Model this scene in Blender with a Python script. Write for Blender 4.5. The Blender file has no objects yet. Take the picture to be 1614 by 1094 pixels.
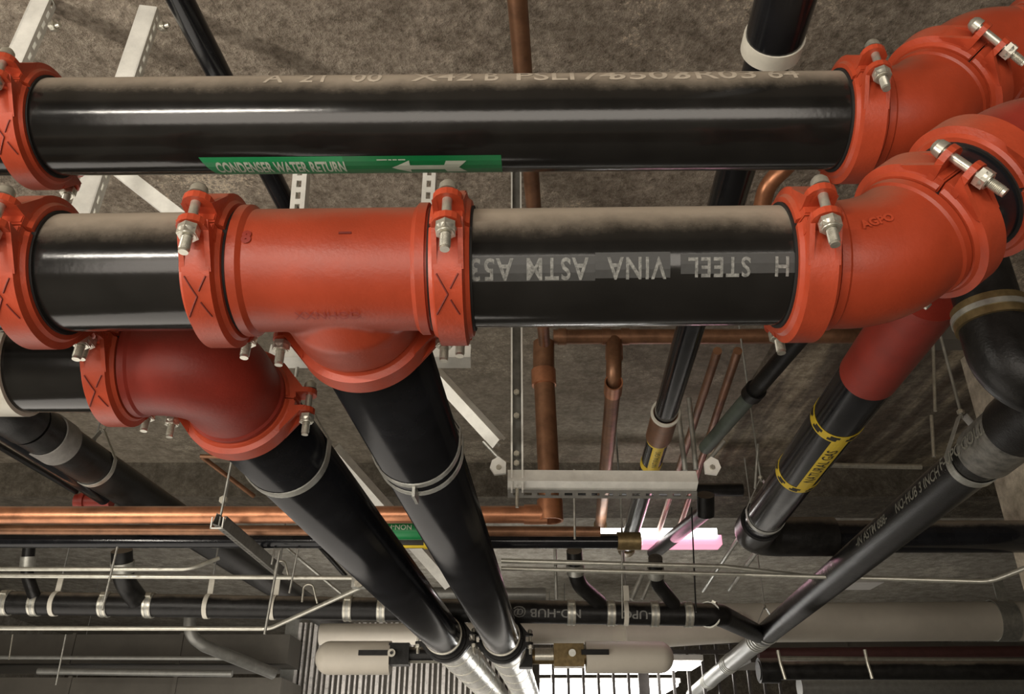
import bpy, bmesh, math, random
from mathutils import Vector, Matrix
random.seed(7)
V = Vector
PI = math.pi
R = math.radians
scene = bpy.context.scene
COL = scene.collection

# ------------------------------------------------------------------ camera, world, light, exposure
F = 1320.0                      # focal length in pixels of the 1614 x 1094 frame
PITCH = math.atan(683.0 / F)
CZ = 1.60                       # eye height above the floor
cam_d = bpy.data.cameras.new('camera')
cam_d.sensor_width = 36.0
cam_d.lens = 36.0 * F / 1614.0
cam_d.clip_start = 0.02
cam = bpy.data.objects.new('camera', cam_d)
cam.location = (0, 0, CZ)
cam.rotation_euler = (PI / 2 + PITCH, 0, 0)
COL.objects.link(cam)
scene.camera = cam
scene.view_settings.view_transform = 'Standard'
scene.view_settings.look = 'None'
scene.view_settings.gamma = 1.0
scene.view_settings.use_curve_mapping = False
scene.view_settings.exposure = 0.0
scene.cycles.max_bounces = 6
world = bpy.data.worlds.new('world')
scene.world = world
world.use_nodes = True
world.node_tree.nodes['Background'].inputs[0].default_value = (0.55, 0.52, 0.47, 1)
world.node_tree.nodes['Background'].inputs[1].default_value = 0.05


def D_(px, py, y):
    a, b = (px - 807.0) / F, (547.0 - py) / F; c, n = math.cos(PITCH), math.sin(PITCH)
    t = y / (c - b * n)
    return V((a * t, y, (n + b * c) * t + CZ))


def area(name, loc, target, sx, sy, power, col=(1, .93, .82)):
    l = bpy.data.lights.new(name, 'AREA')
    l.shape = 'RECTANGLE'; l.size = sx; l.size_y = sy; l.energy = power; l.color = col
    o = bpy.data.objects.new(name, l)
    o.location = loc
    o.rotation_euler = (V(target) - V(loc)).to_track_quat('-Z', 'Y').to_euler()
    COL.objects.link(o)
    return o


area('lamp_and_fill_light', (-2.2, -2.6, CZ + 0.75), (-0.3, 2.6, CZ + 1.3), 1.3, .12, 70)
area('lamp_and_fill_light', (-4.2, 0.4, CZ + 0.4), (0.0, 2.4, CZ + 1.6), .2, 2.0, 120)
area('bounce_fill', (-0.4, -2.8, CZ - 1.2), (0.0, 3.0, CZ + 2.2), 5.5, 3.0, 232, (1, .91, .80))  # added fill light imitating floor bounce, no fixture here
area('bounce_fill', (-2.6, 5.6, CZ - 1.5), (-2.2, 6.2, CZ + 2.2), 6.0, 4.5, 150, (1, .92, .82))  # second added fill, imitates bounce under the mid ceiling
area('lamp_and_fill_light', (0.6, 12.6, CZ + 0.2), (0.2, 8.0, CZ + 1.2), 3.0, .3, 45, (1, .97, .92))
area('lamp_and_fill_light', D_(1090, 862, 6.6), (1.5, 5.2, CZ + 1.2), .8, .1, 1.6, (1, .45, .6))
area('lamp_and_fill_light', (-1.0, 8.2, CZ - 0.2), (-1.2, 10.2, CZ + 1.0), 1.8, .3, 26, (1, .95, .88))  # added unseen fill that brightens the slatted shutter, not a real lamp
area('bounce_fill', (0.0, 12.5, CZ - 1.5), (0.0, 13.0, CZ + 2.2), 10, 4, 120, (1, .93, .85))  # added fill below the far ceiling, imitates bounce

# ------------------------------------------------------------------ projecting photo points onto real heights and distances
CS, SN = math.cos(PITCH), math.sin(PITCH)


def ray(px, py):
    a, b = (px - 807.0) / F, (547.0 - py) / F
    return V((a, CS - b * SN, SN + b * CS))


def H(px, py, h):
    r = ray(px, py); t = h / r.z
    return V((r.x * t, r.y * t, h + CZ))


def D(px, py, y):
    r = ray(px, py); t = y / r.y
    return V((r.x * t, y, r.z * t + CZ))


# ------------------------------------------------------------------ materials
def new_mat(name):
    m = bpy.data.materials.new(name); m.use_nodes = True
    nt = m.node_tree
    return m, nt, nt.nodes['Principled BSDF']


def noise(nt, scale, detail=4, rough=.6, stretch=None):
    tc = nt.nodes.new('ShaderNodeNewGeometry')
    n = nt.nodes.new('ShaderNodeTexNoise')
    n.inputs['Scale'].default_value = scale; n.inputs['Detail'].default_value = detail
    n.inputs['Roughness'].default_value = rough
    if stretch:
        mp = nt.nodes.new('ShaderNodeMapping'); mp.inputs['Scale'].default_value = stretch
        nt.links.new(tc.outputs['Position'], mp.inputs[0]); nt.links.new(mp.outputs[0], n.inputs['Vector'])
    else:
        nt.links.new(tc.outputs['Position'], n.inputs['Vector'])
    return n


def ramp(nt, src, stops):
    r = nt.nodes.new('ShaderNodeValToRGB')
    e = r.color_ramp.elements
    e[0].position, e[0].color = stops[0][0], (*stops[0][1], 1)
    e[1].position, e[1].color = stops[-1][0], (*stops[-1][1], 1)
    for p, c in stops[1:-1]:
        q = e.new(p); q.color = (*c, 1)
    nt.links.new(src, r.inputs[0])
    return r


def math_node(nt, op, a, b=None):
    m = nt.nodes.new('ShaderNodeMath'); m.operation = op
    for i, v in enumerate((a, b)):
        if v is None: continue
        if isinstance(v, (int, float)): m.inputs[i].default_value = v
        else: nt.links.new(v, m.inputs[i])
    return m.outputs[0]


def surf(name, col, rough=.5, metal=0.0, vary=.25, vscale=18, bump=0.0, bscale=60, dust=None, dust_col=(.40, .335, .26), rvary=.12, coat=0, spec=None):
    m, nt, p = new_mat(name)
    n = noise(nt, vscale, 5, .65)
    lo = tuple(c * (1 - vary) for c in col); hi = tuple(min(1, c * (1 + vary)) for c in col)
    r = ramp(nt, n.outputs['Fac'], [(.3, lo), (.7, hi)])
    colour = r.outputs[0]
    rr = math_node(nt, 'MULTIPLY_ADD', n.outputs['Fac'], rvary * 2)
    rr.node.inputs[2].default_value = rough - rvary
    rough_out = rr
    metal_out = None
    if dust:
        g = nt.nodes.new('ShaderNodeNewGeometry')
        sp = nt.nodes.new('ShaderNodeSeparateXYZ'); nt.links.new(g.outputs['Normal'], sp.inputs[0])
        n2 = noise(nt, 22, 6, .75); n3 = noise(nt, 3.5, 2, .5)
        a = math_node(nt, 'SUBTRACT', n2.outputs['Fac'], .5); a = math_node(nt, 'MULTIPLY', a, .34)
        b = math_node(nt, 'SUBTRACT', n3.outputs['Fac'], .5); b = math_node(nt, 'MULTIPLY', b, .5)
        z = math_node(nt, 'ADD', sp.outputs['Z'], a); z = math_node(nt, 'ADD', z, b)
        mr = nt.nodes.new('ShaderNodeMapRange'); mr.interpolation_type = 'SMOOTHSTEP'
        mr.inputs['From Min'].default_value = dust[0]; mr.inputs['From Max'].default_value = dust[1]
        mr.inputs['To Max'].default_value = dust[2]
        nt.links.new(z, mr.inputs['Value'])
        mx = nt.nodes.new('ShaderNodeMix'); mx.data_type = 'RGBA'
        nt.links.new(mr.outputs[0], mx.inputs[0]); nt.links.new(colour, mx.inputs[6])
        mx.inputs[7].default_value = (*dust_col, 1)
        colour = mx.outputs[2]
        ms = nt.nodes.new('ShaderNodeMix'); ms.data_type = 'FLOAT'
        nt.links.new(mr.outputs[0], ms.inputs[0]); nt.links.new(rough_out, ms.inputs[2]); ms.inputs[3].default_value = .92
        rough_out = ms.outputs[0]
        if metal:
            metal_out = math_node(nt, 'MULTIPLY', math_node(nt, 'SUBTRACT', 1.0, mr.outputs[0]), metal)
    nt.links.new(colour, p.inputs['Base Color']); nt.links.new(rough_out, p.inputs['Roughness'])
    p.inputs['Metallic'].default_value = metal
    if metal_out is not None: nt.links.new(metal_out, p.inputs['Metallic'])
    if coat: p.inputs['Coat Weight'].default_value = coat; p.inputs['Coat Roughness'].default_value = .12
    if spec is not None: p.inputs['Specular IOR Level'].default_value = spec
    if bump:
        nb = noise(nt, bscale, 6, .6)
        bp = nt.nodes.new('ShaderNodeBump'); bp.inputs['Strength'].default_value = bump; bp.inputs['Distance'].default_value = .01
        nt.links.new(nb.outputs['Fac'], bp.inputs['Height']); nt.links.new(bp.outputs[0], p.inputs['Normal'])
    return m


def glow(name, col, s):
    m, nt, p = new_mat(name)
    p.inputs['Base Color'].default_value = (*col, 1)
    p.inputs['Emission Color'].default_value = (*col, 1); p.inputs['Emission Strength'].default_value = s
    return m


M = {}
M['black'] = surf('black_lacquer', (.0115, .0108, .0098), .145, vary=.35, vscale=7, bump=.02, bscale=90, dust=(-.06, .60, .95), rvary=.05)
M['black_clean'] = surf('black_coated_steel', (.009, .0095, .0115), .17, vary=.35, vscale=7, bump=.03, bscale=60, dust=(.35, .9, .6), rvary=.1, spec=.36)
M['cast'] = surf('black_cast_iron', (.012, .0115, .011), .36, vary=.5, vscale=20, bump=.15, bscale=120, dust=(.4, .95, .6), spec=.3)
M['red'] = surf('red_enamel', (.45, .060, .022), .40, vary=.16, vscale=9, bump=.10, bscale=140, dust=(.15, .95, .55), dust_col=(.36, .20, .13))
M['red_body'] = surf('red_enamel_fitting', (.38, .048, .016), .42, vary=.14, vscale=7, bump=.08, bscale=140, dust=(.25, .95, .6), dust_col=(.34, .20, .13))
M['red_dark'] = surf('brick_red_enamel', (.27, .026, .014), .48, vary=.18, vscale=9, bump=.1, bscale=140, dust=(.3, .95, .45), dust_col=(.32, .18, .12))
M['rib_shade_and_spot'] = surf('rib_shade_and_spot_red', (.16, .018, .010), .6, vary=.3)  # darker red paints the shade along the cast cross ribs; also the bare spot
M['rubber'] = surf('black_rubber', (.012, .011, .010), .7, vary=.3)
M['zinc'] = surf('zinc_plated_steel', (.60, .58, .50), .34, .75, vary=.18, vscale=60, dust=(.5, .95, .5))
M['galv'] = surf('galvanised_steel', (.46, .46, .42), .42, .7, vary=.22, vscale=30, dust=(.55, .95, .5))
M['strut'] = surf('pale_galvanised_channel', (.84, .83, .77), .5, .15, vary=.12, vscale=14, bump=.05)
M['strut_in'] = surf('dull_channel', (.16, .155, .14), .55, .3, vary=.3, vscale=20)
M['copper'] = surf('aged_copper', (.50, .22, .115), .36, .72, vary=.3, vscale=9, bump=.05, dust=(.5, .95, .55))
M['copper_dark'] = surf('dull_brown_copper', (.25, .125, .068), .42, .6, vary=.35, vscale=9, bump=.06, dust=(.45, .95, .6))
M['brass'] = surf('tarnished_brass', (.22, .16, .075), .42, .7, vary=.3, vscale=30)
M['jacket'] = surf('aluminium_jacket', (.62, .62, .58), .30, .8, vary=.25, vscale=16, bump=.35, bscale=16)
M['white'] = surf('white_insulation_cover', (.66, .61, .52), .5, vary=.06, vscale=4, bump=.04)
M['pale'] = surf('pale_plastic_band', (.68, .65, .56), .45, vary=.1, vscale=20)
M['grey'] = surf('grey_conduit', (.30, .30, .28), .4, .5, vary=.15, vscale=20)
M['conduit'] = surf('steel_conduit', (.56, .55, .48), .34, .65, vary=.15, vscale=20)
M['green'] = surf('green_vinyl', (.004, .20, .055), .38, vary=.08, rvary=.05)
M['green_b'] = surf('bright_green_vinyl', (.012, .30, .095), .38, vary=.08, rvary=.05)
M['ink'] = surf('white_ink', (.62, .68, .56), .5, vary=.08)
M['stencil'] = surf('worn_white_stencil', (.20, .20, .185), .6, vary=.6, vscale=160)
M['stencil_dust'] = surf('dusty_stencil', (.52, .45, .36), .8, vary=.15, vscale=60)
M['stencil_dim'] = surf('faded_grey_stencil', (.17, .165, .135), .6, vary=.4, vscale=90)
M['band'] = surf('grey_print_band', (.036, .036, .034), .5, vary=.25, vscale=40)
M['yellow'] = surf('yellow_vinyl', (.72, .52, .03), .42, vary=.1)
M['black_ink'] = surf('black_ink', (.02, .016, .01), .5, vary=.2)
M['lamp'] = glow('fluorescent_tube', (1, .97, .92), 7)
M['lamp_pink'] = glow('pinkish_diffuser', (.95, .40, .55), 1.0)
M['fixture'] = surf('white_lamp_housing', (.7, .68, .65), .5, vary=.05)
M['duct'] = surf('dull_sheet_metal', (.115, .105, .088), .6, .1, vary=.2, vscale=3)
M['bar'] = surf('dark_steel_bar', (.10, .09, .085), .4, .5, vary=.2)
M['bar_bright'] = surf('bright_steel_bar', (.80, .77, .74), .3, .25, vary=.2)
M['maroon'] = surf('dark_maroon_paint', (.09, .035, .032), .5, vary=.2)


def concrete(name, a, b, c, streak=False, bump=.5, fine=1.0, blotch=1.0):
    m, nt, p = new_mat(name)
    n1 = noise(nt, 7.5, 8, .68); n2 = noise(nt, 26 * fine, 6, .75); n3 = noise(nt, .9, 3, .5)
    r = ramp(nt, n2.outputs['Fac'], [(.33, a), (.5, b), (.67, c)])
    r2 = ramp(nt, n1.outputs['Fac'], [(.34, (1 - .38 * blotch, 1 - .40 * blotch, 1 - .44 * blotch)), (.66, (1 + .25 * blotch,) * 3)])
    mx = nt.nodes.new('ShaderNodeMix'); mx.data_type = 'RGBA'; mx.blend_type = 'MULTIPLY'; mx.inputs[0].default_value = 1
    nt.links.new(r.outputs[0], mx.inputs[6]); nt.links.new(r2.outputs[0], mx.inputs[7])
    # bright spatter patches
    n4 = noise(nt, 60, 3, .8)
    s1 = math_node(nt, 'MULTIPLY', n1.outputs['Fac'], n4.outputs['Fac'])
    s2 = math_node(nt, 'MULTIPLY', s1, n3.outputs['Fac'])
    r3 = ramp(nt, s2, [(.175, (0, 0, 0)), (.22, (.8, .8, .8))])
    m2 = nt.nodes.new('ShaderNodeMix'); m2.data_type = 'RGBA'
    nt.links.new(r3.outputs[0], m2.inputs[0]); nt.links.new(mx.outputs[2], m2.inputs[6])
    m2.inputs[7].default_value = (c[0] * 1.5, c[1] * 1.48, c[2] * 1.4, 1)
    out = m2.outputs[2]
    if streak:
        n5 = noise(nt, 1.0, 3, .55, (5.5, .55, 1))
        r5 = ramp(nt, n5.outputs['Fac'], [(.36, (.42, .36, .30)), (.50, (.8, .78, .74)), (.60, (1.75, 1.75, 1.6))])
        m3 = nt.nodes.new('ShaderNodeMix'); m3.data_type = 'RGBA'; m3.blend_type = 'MULTIPLY'; m3.inputs[0].default_value = 1
        nt.links.new(out, m3.inputs[6]); nt.links.new(r5.outputs[0], m3.inputs[7]); out = m3.outputs[2]
    nt.links.new(out, p.inputs['Base Color'])
    p.inputs['Roughness'].default_value = .93
    ad = math_node(nt, 'ADD', math_node(nt, 'MULTIPLY', n2.outputs['Fac'], .9), n1.outputs['Fac'])
    ad = math_node(nt, 'ADD', ad, math_node(nt, 'MULTIPLY', n4.outputs['Fac'], .3))
    bp = nt.nodes.new('ShaderNodeBump'); bp.inputs['Strength'].default_value = bump; bp.inputs['Distance'].default_value = .05
    nt.links.new(ad, bp.inputs['Height']); nt.links.new(bp.outputs[0], p.inputs['Normal'])
    return m


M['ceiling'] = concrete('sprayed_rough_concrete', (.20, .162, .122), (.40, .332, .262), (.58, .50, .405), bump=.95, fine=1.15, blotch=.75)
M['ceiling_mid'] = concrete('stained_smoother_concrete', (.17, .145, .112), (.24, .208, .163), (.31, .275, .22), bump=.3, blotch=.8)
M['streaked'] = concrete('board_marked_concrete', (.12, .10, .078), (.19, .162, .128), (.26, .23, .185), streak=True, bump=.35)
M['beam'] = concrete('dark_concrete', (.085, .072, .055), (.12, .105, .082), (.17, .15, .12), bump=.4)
M['column'] = concrete('pale_concrete', (.50, .455, .36), (.58, .53, .42), (.66, .60, .49), bump=.15)
M['floor'] = concrete('grey_floor_concrete', (.22, .21, .19), (.28, .27, .25), (.34, .33, .30), bump=.1)
M['wall'] = concrete('painted_block_wall', (.26, .24, .20), (.32, .30, .26), (.38, .36, .32), bump=.1)

# ------------------------------------------------------------------ mesh builder
ORIG = {}


def frame(a, ref=None):
    a = V(a).normalized()
    ref = V(ref) if ref is not None else (V((0, 0, 1)) if abs(a.z) < .9 else V((0, 1, 0)))
    e = (ref - a * ref.dot(a)).normalized()
    return a, e, a.cross(e)


class MB:
    def __init__(s): s.v = []; s.f = []; s.sm = []

    def add(s, vs, fs, smooth=False):
        n = len(s.v); s.v += [V(x) for x in vs]
        for f in fs: s.f.append([i + n for i in f]); s.sm.append(smooth)
        return s

    def box(s, c, ax, half):                      # ax: three axes
        c = V(c); vs = []
        for i in (-1, 1):
            for j in (-1, 1):
                for k in (-1, 1):
                    vs.append(c + ax[0] * (i * half[0]) + ax[1] * (j * half[1]) + ax[2] * (k * half[2]))
        return s.add(vs, [(0, 1, 3, 2), (4, 6, 7, 5), (0, 4, 5, 1), (2, 3, 7, 6), (0, 2, 6, 4), (1, 5, 7, 3)])

    def tube(s, pts, r, seg=24, cap=True, ref=None, smooth=True):
        pts = [V(p) for p in pts]; n = len(pts)
        rr = r if isinstance(r, (list, tuple)) else [r] * n
        tans = []
        for i in range(n):
            a = pts[max(i - 1, 0)]; b = pts[min(i + 1, n - 1)]
            if i not in (0, n - 1):
                t = (pts[i] - a).normalized() + (b - pts[i]).normalized()
            else: t = b - a
            tans.append(t.normalized() if t.length > 1e-9 else tans[-1])
        _, e, w = frame(tans[0], ref)
        vs = []; fs = []
        for i in range(n):
            if i:
                q = tans[i - 1].rotation_difference(tans[i]); e = q @ e
            e = (e - tans[i] * e.dot(tans[i])).normalized(); w = tans[i].cross(e)
            for k in range(seg):
                t = 2 * PI * k / seg
                vs.append(pts[i] + (e * math.cos(t) + w * math.sin(t)) * rr[i])
        for i in range(n - 1):
            for k in range(seg):
                k2 = (k + 1) % seg
                fs.append((i * seg + k, i * seg + k2, (i + 1) * seg + k2, (i + 1) * seg + k))
        s.add(vs, fs, smooth)
        if cap:
            s.add([vs[k] for k in range(seg)], [list(range(seg))[::-1]])
            s.add([vs[(n - 1) * seg + k] for k in range(seg)], [list(range(seg))])
        return s

    def lathe(s, prof, o, a, e, a0=0, a1=2 * PI, seg=48, closed=True, smooth=True, crease=True):
        """closed profile of (axial, radial) swept round axis a; faces of each profile edge keep a hard edge"""
        a, e, w = frame(a, e); o = V(o)
        full = abs(a1 - a0 - 2 * PI) < 1e-6
        n = seg if full else seg + 1
        m = len(prof); last = m if closed else m - 1
        def P(i, k):
            t = a0 + (a1 - a0) * k / seg
            u, r = prof[i]
            return o + a * u + (e * math.cos(t) + w * math.sin(t)) * r
        for i in range(last):
            j = (i + 1) % m
            vs = [P(i, k) for k in range(n)] + [P(j, k) for k in range(n)]
            fs = []
            for k in range(seg):
                k2 = (k + 1) % n
                fs.append((k, n + k, n + k2, k2))
            s.add(vs, fs, smooth)
        if closed and not full:
            s.add([P(i, 0) for i in range(m)], [list(range(m))]); s.add([P(i, n - 1) for i in range(m)], [list(range(m))[::-1]])
        return s

    def prism(s, poly, o, x, y, z, depth):        # poly in x,y plane; extruded along z by +-depth/2
        o = V(o); n = len(poly)
        vs = [o + x * p[0] + y * p[1] - z * depth / 2 for p in poly] + [o + x * p[0] + y * p[1] + z * depth / 2 for p in poly]
        return s.add(vs, [list(range(n))[::-1], list(range(n, 2 * n))] + [(i, (i + 1) % n, n + (i + 1) % n, n + i) for i in range(n)])

    def sphere(s, c, r, seg=16):
        c = V(c); rings = seg // 2
        prof = [(-r * math.cos(PI * i / rings), r * math.sin(PI * i / rings)) for i in range(rings + 1)]
        vs = []; fs = []
        for u, q in prof:
            for k in range(seg):
                t = 2 * PI * k / seg; vs.append(c + V((q * math.cos(t), q * math.sin(t), u)))
        for i in range(rings):
            for k in range(seg):
                k2 = (k + 1) % seg; fs.append((i * seg + k, i * seg + k2, (i + 1) * seg + k2, (i + 1) * seg + k))
        return s.add(vs, fs, True)

    def mesh(s, name, mat, o=V((0, 0, 0))):
        me = bpy.data.meshes.new(name)
        me.from_pydata([v - o for v in s.v], [], s.f)
        me.polygons.foreach_set('use_smooth', s.sm)
        bm = bmesh.new(); bm.from_mesh(me)
        bmesh.ops.remove_doubles(bm, verts=bm.verts, dist=1e-6) if False else None
        bmesh.ops.recalc_face_normals(bm, faces=bm.faces)
        bm.to_mesh(me); bm.free()
        me.materials.append(M[mat] if isinstance(mat, str) else mat)
        return me

    def build(s, name, mat, parent=None):
        if parent is not None: o = ORIG[parent.name]
        else:
            o = sum(s.v, V((0, 0, 0))) / len(s.v)
        ob = bpy.data.objects.new(name, s.mesh(name, mat, o))
        COL.objects.link(ob)
        if parent is not None:
            ob.parent = parent
        else: ob.location = o
        ORIG[ob.name] = o
        return ob


def tag(o, label=None, cat=None, group=None, kind=None):
    if label: o['label'] = label
    if cat: o['category'] = cat
    if group: o['group'] = group
    if kind: o['kind'] = kind
    return o


def empty(name, loc, label, cat, group=None):
    o = bpy.data.objects.new(name, None); COL.objects.link(o); o.location = loc; o.empty_display_size = .05
    ORIG[o.name] = V(loc)
    return tag(o, label, cat, group)


def bend(pts, rad, n=8):
    """polyline with rounded corners"""
    pts = [V(p) for p in pts]; out = [pts[0]]
    for i in range(1, len(pts) - 1):
        p, a, b = pts[i], (pts[i - 1] - pts[i]), (pts[i + 1] - pts[i])
        la, lb = a.length, b.length; a.normalize(); b.normalize()
        ang = a.angle(b)
        if ang > PI - .02: out.append(p); continue
        t = min(rad / math.tan(ang / 2), la * .49, lb * .49); r = t * math.tan(ang / 2)
        c = p + (a + b).normalized() * (r / math.sin(ang / 2))
        s, e = p + a * t - c, p + b * t - c
        q = s.rotation_difference(e); tot = q.angle; ax = q.axis
        for k in range(n + 1): out.append(c + Matrix.Rotation(tot * k / n, 3, ax) @ s)
    out.append(pts[-1])
    return out


# ------------------------------------------------------------------ setting
def structure(mb, name, mat, label=None):
    o = mb.build(name, mat); o['kind'] = 'structure'
    if label: o['label'] = label
    return o


X, Y, Z = V((1, 0, 0)), V((0, 1, 0)), V((0, 0, 1))
AX = (X, Y, Z)
HC = 2.60


def wbox(x0, x1, y0, y1, h0, h1):
    return MB().box(((x0 + x1) / 2, (y0 + y1) / 2, CZ + (h0 + h1) / 2), AX, ((x1 - x0) / 2, (y1 - y0) / 2, (h1 - h0) / 2))


structure(wbox(-9, 9, -6, 4.72, HC, HC + .25), 'ceiling', 'ceiling', 'rough sprayed brown-grey concrete ceiling slab overhead')
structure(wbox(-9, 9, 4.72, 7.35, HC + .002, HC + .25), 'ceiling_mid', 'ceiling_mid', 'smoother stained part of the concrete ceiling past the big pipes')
structure(wbox(-9, 9, 8.05, 18, HC, HC + .25), 'ceiling_far', 'wall', 'smoother concrete ceiling beyond the dark downstand beam')
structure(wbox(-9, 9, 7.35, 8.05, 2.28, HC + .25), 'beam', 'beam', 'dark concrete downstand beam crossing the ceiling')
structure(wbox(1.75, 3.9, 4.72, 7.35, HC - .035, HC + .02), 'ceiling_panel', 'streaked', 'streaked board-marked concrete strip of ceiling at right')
structure(wbox(-9, 9, -6, 18, -CZ - .2, -CZ), 'floor', 'floor')
structure(wbox(-9.2, -9, -6, 18, -CZ, HC + .25), 'wall_left', 'wall')
structure(wbox(9, 9.2, -6, 18, -CZ, HC + .25), 'wall_right', 'wall')
structure(wbox(-9, 9, 18, 18.2, -CZ, HC + .25), 'wall_back', 'beam')
structure(wbox(-9, 9, -6.2, -6, -CZ, HC + .25), 'wall_front', 'wall')
pc = D(1601, 885, 5.15)
structure(wbox(pc.x, pc.x + .7, 4.75, 5.15, -CZ, HC), 'column', 'column', 'pale smooth concrete column at the right edge')

# ------------------------------------------------------------------ writing wrapped on pipes
_font = {}


def text_mesh(s, size, bold=0.0, space=1.0):
    c = bpy.data.curves.new('lettering', 'FONT'); c.body = s; c.size = size; c.resolution_u = 3
    c.offset = bold; c.space_character = space; c.align_x = 'CENTER'; c.align_y = 'CENTER'
    o = bpy.data.objects.new('lettering', c); COL.objects.link(o)
    dg = bpy.context.evaluated_depsgraph_get(); dg.update()
    me = bpy.data.meshes.new_from_object(o.evaluated_get(dg))
    bpy.data.objects.remove(o); bpy.data.curves.remove(c)
    return me


def wrap(me, o, right, n, rad, sx=1.0, sy=1.0, lift=.0012, thick=0):
    """flat xy mesh laid on a cylinder of radius rad whose axis passes through o along right (rad None: flat)"""
    bm = bmesh.new(); bm.from_mesh(me)
    for v in bm.verts: v.co.x *= sx; v.co.y *= sy
    if rad:
        ys = [v.co.y for v in bm.verts]; lo, hi = min(ys), max(ys); k = max(2, int((hi - lo) / rad / .12))
        for i in range(1, k):
            g = bm.verts[:] + bm.edges[:] + bm.faces[:]
            bmesh.ops.bisect_plane(bm, geom=g, plane_co=(0, lo + (hi - lo) * i / k, 0), plane_no=(0, 1, 0))
    right = V(right).normalized(); n = V(n); n = (n - right * n.dot(right)).normalized(); up = n.cross(right)
    out = MB(); idx = {}
    for v in bm.verts:
        if rad:
            t = v.co.y / rad; p = V(o) + right * v.co.x + (n * math.cos(t) + up * math.sin(t)) * (rad + lift)
        else: p = V(o) + right * v.co.x + up * v.co.y + n * lift
        idx[v] = len(out.v); out.v.append(p)
    for f in bm.faces: out.f.append([idx[v] for v in f.verts]); out.sm.append(False)
    bm.free()
    return out


def lettering(s, size, o, right, n, rad, mat, parent, sx=1.0, sy=1.0, lift=.0016, bold=0.0, name='lettering', space=1.0):
    me = text_mesh(s, size, bold, space)
    w = wrap(me, o, right, n, rad, sx, sy, lift)
    if name != 'stencil': return w.build(name, mat, parent)
    up = list(range(len(w.v)))
    def find(a):
        while up[a] != a: up[a] = up[up[a]]; a = up[a]
        return a
    for f in w.f:
        for b in f[1:]: up[find(b)] = find(f[0])
    isl = {}
    for f in w.f: isl.setdefault(find(f[0]), []).append(f)
    ob = None
    for fs in isl.values():
        ids = sorted({i for f in fs for i in f}); mp = {i: k for k, i in enumerate(ids)}
        ob = MB().add([w.v[i] for i in ids], [[mp[i] for i in f] for f in fs]).build('stencil_letter', mat, parent)
    return ob


def sheet(poly, o, right, n, rad, mat, parent, name='label', lift=.0009):
    me = bpy.data.meshes.new('s'); me.from_pydata([(x, y, 0) for x, y in poly], [], [list(range(len(poly)))])
    return wrap(me, o, right, n, rad, 1, 1, lift).build(name, mat, parent)


# ------------------------------------------------------------------ grooved coupling, built once in its own frame: axis X, bolt ear +Z, bolts along the tangent
PR = .1095
PR2 = .120
_cp = {}


def hexa(mb, o, a, r, th):
    a, e, w = frame(a)
    mb.prism([(r * math.cos(PI / 3 * k), r * math.sin(PI / 3 * k)) for k in range(6)], o, e, w, a, th)
    mb.lathe([(-.0, r * .55), (.0, r * .98), (th * .5 + .0018, r * .80), (th * .5 + .0018, r * .55)], o, a, e, seg=18)


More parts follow.
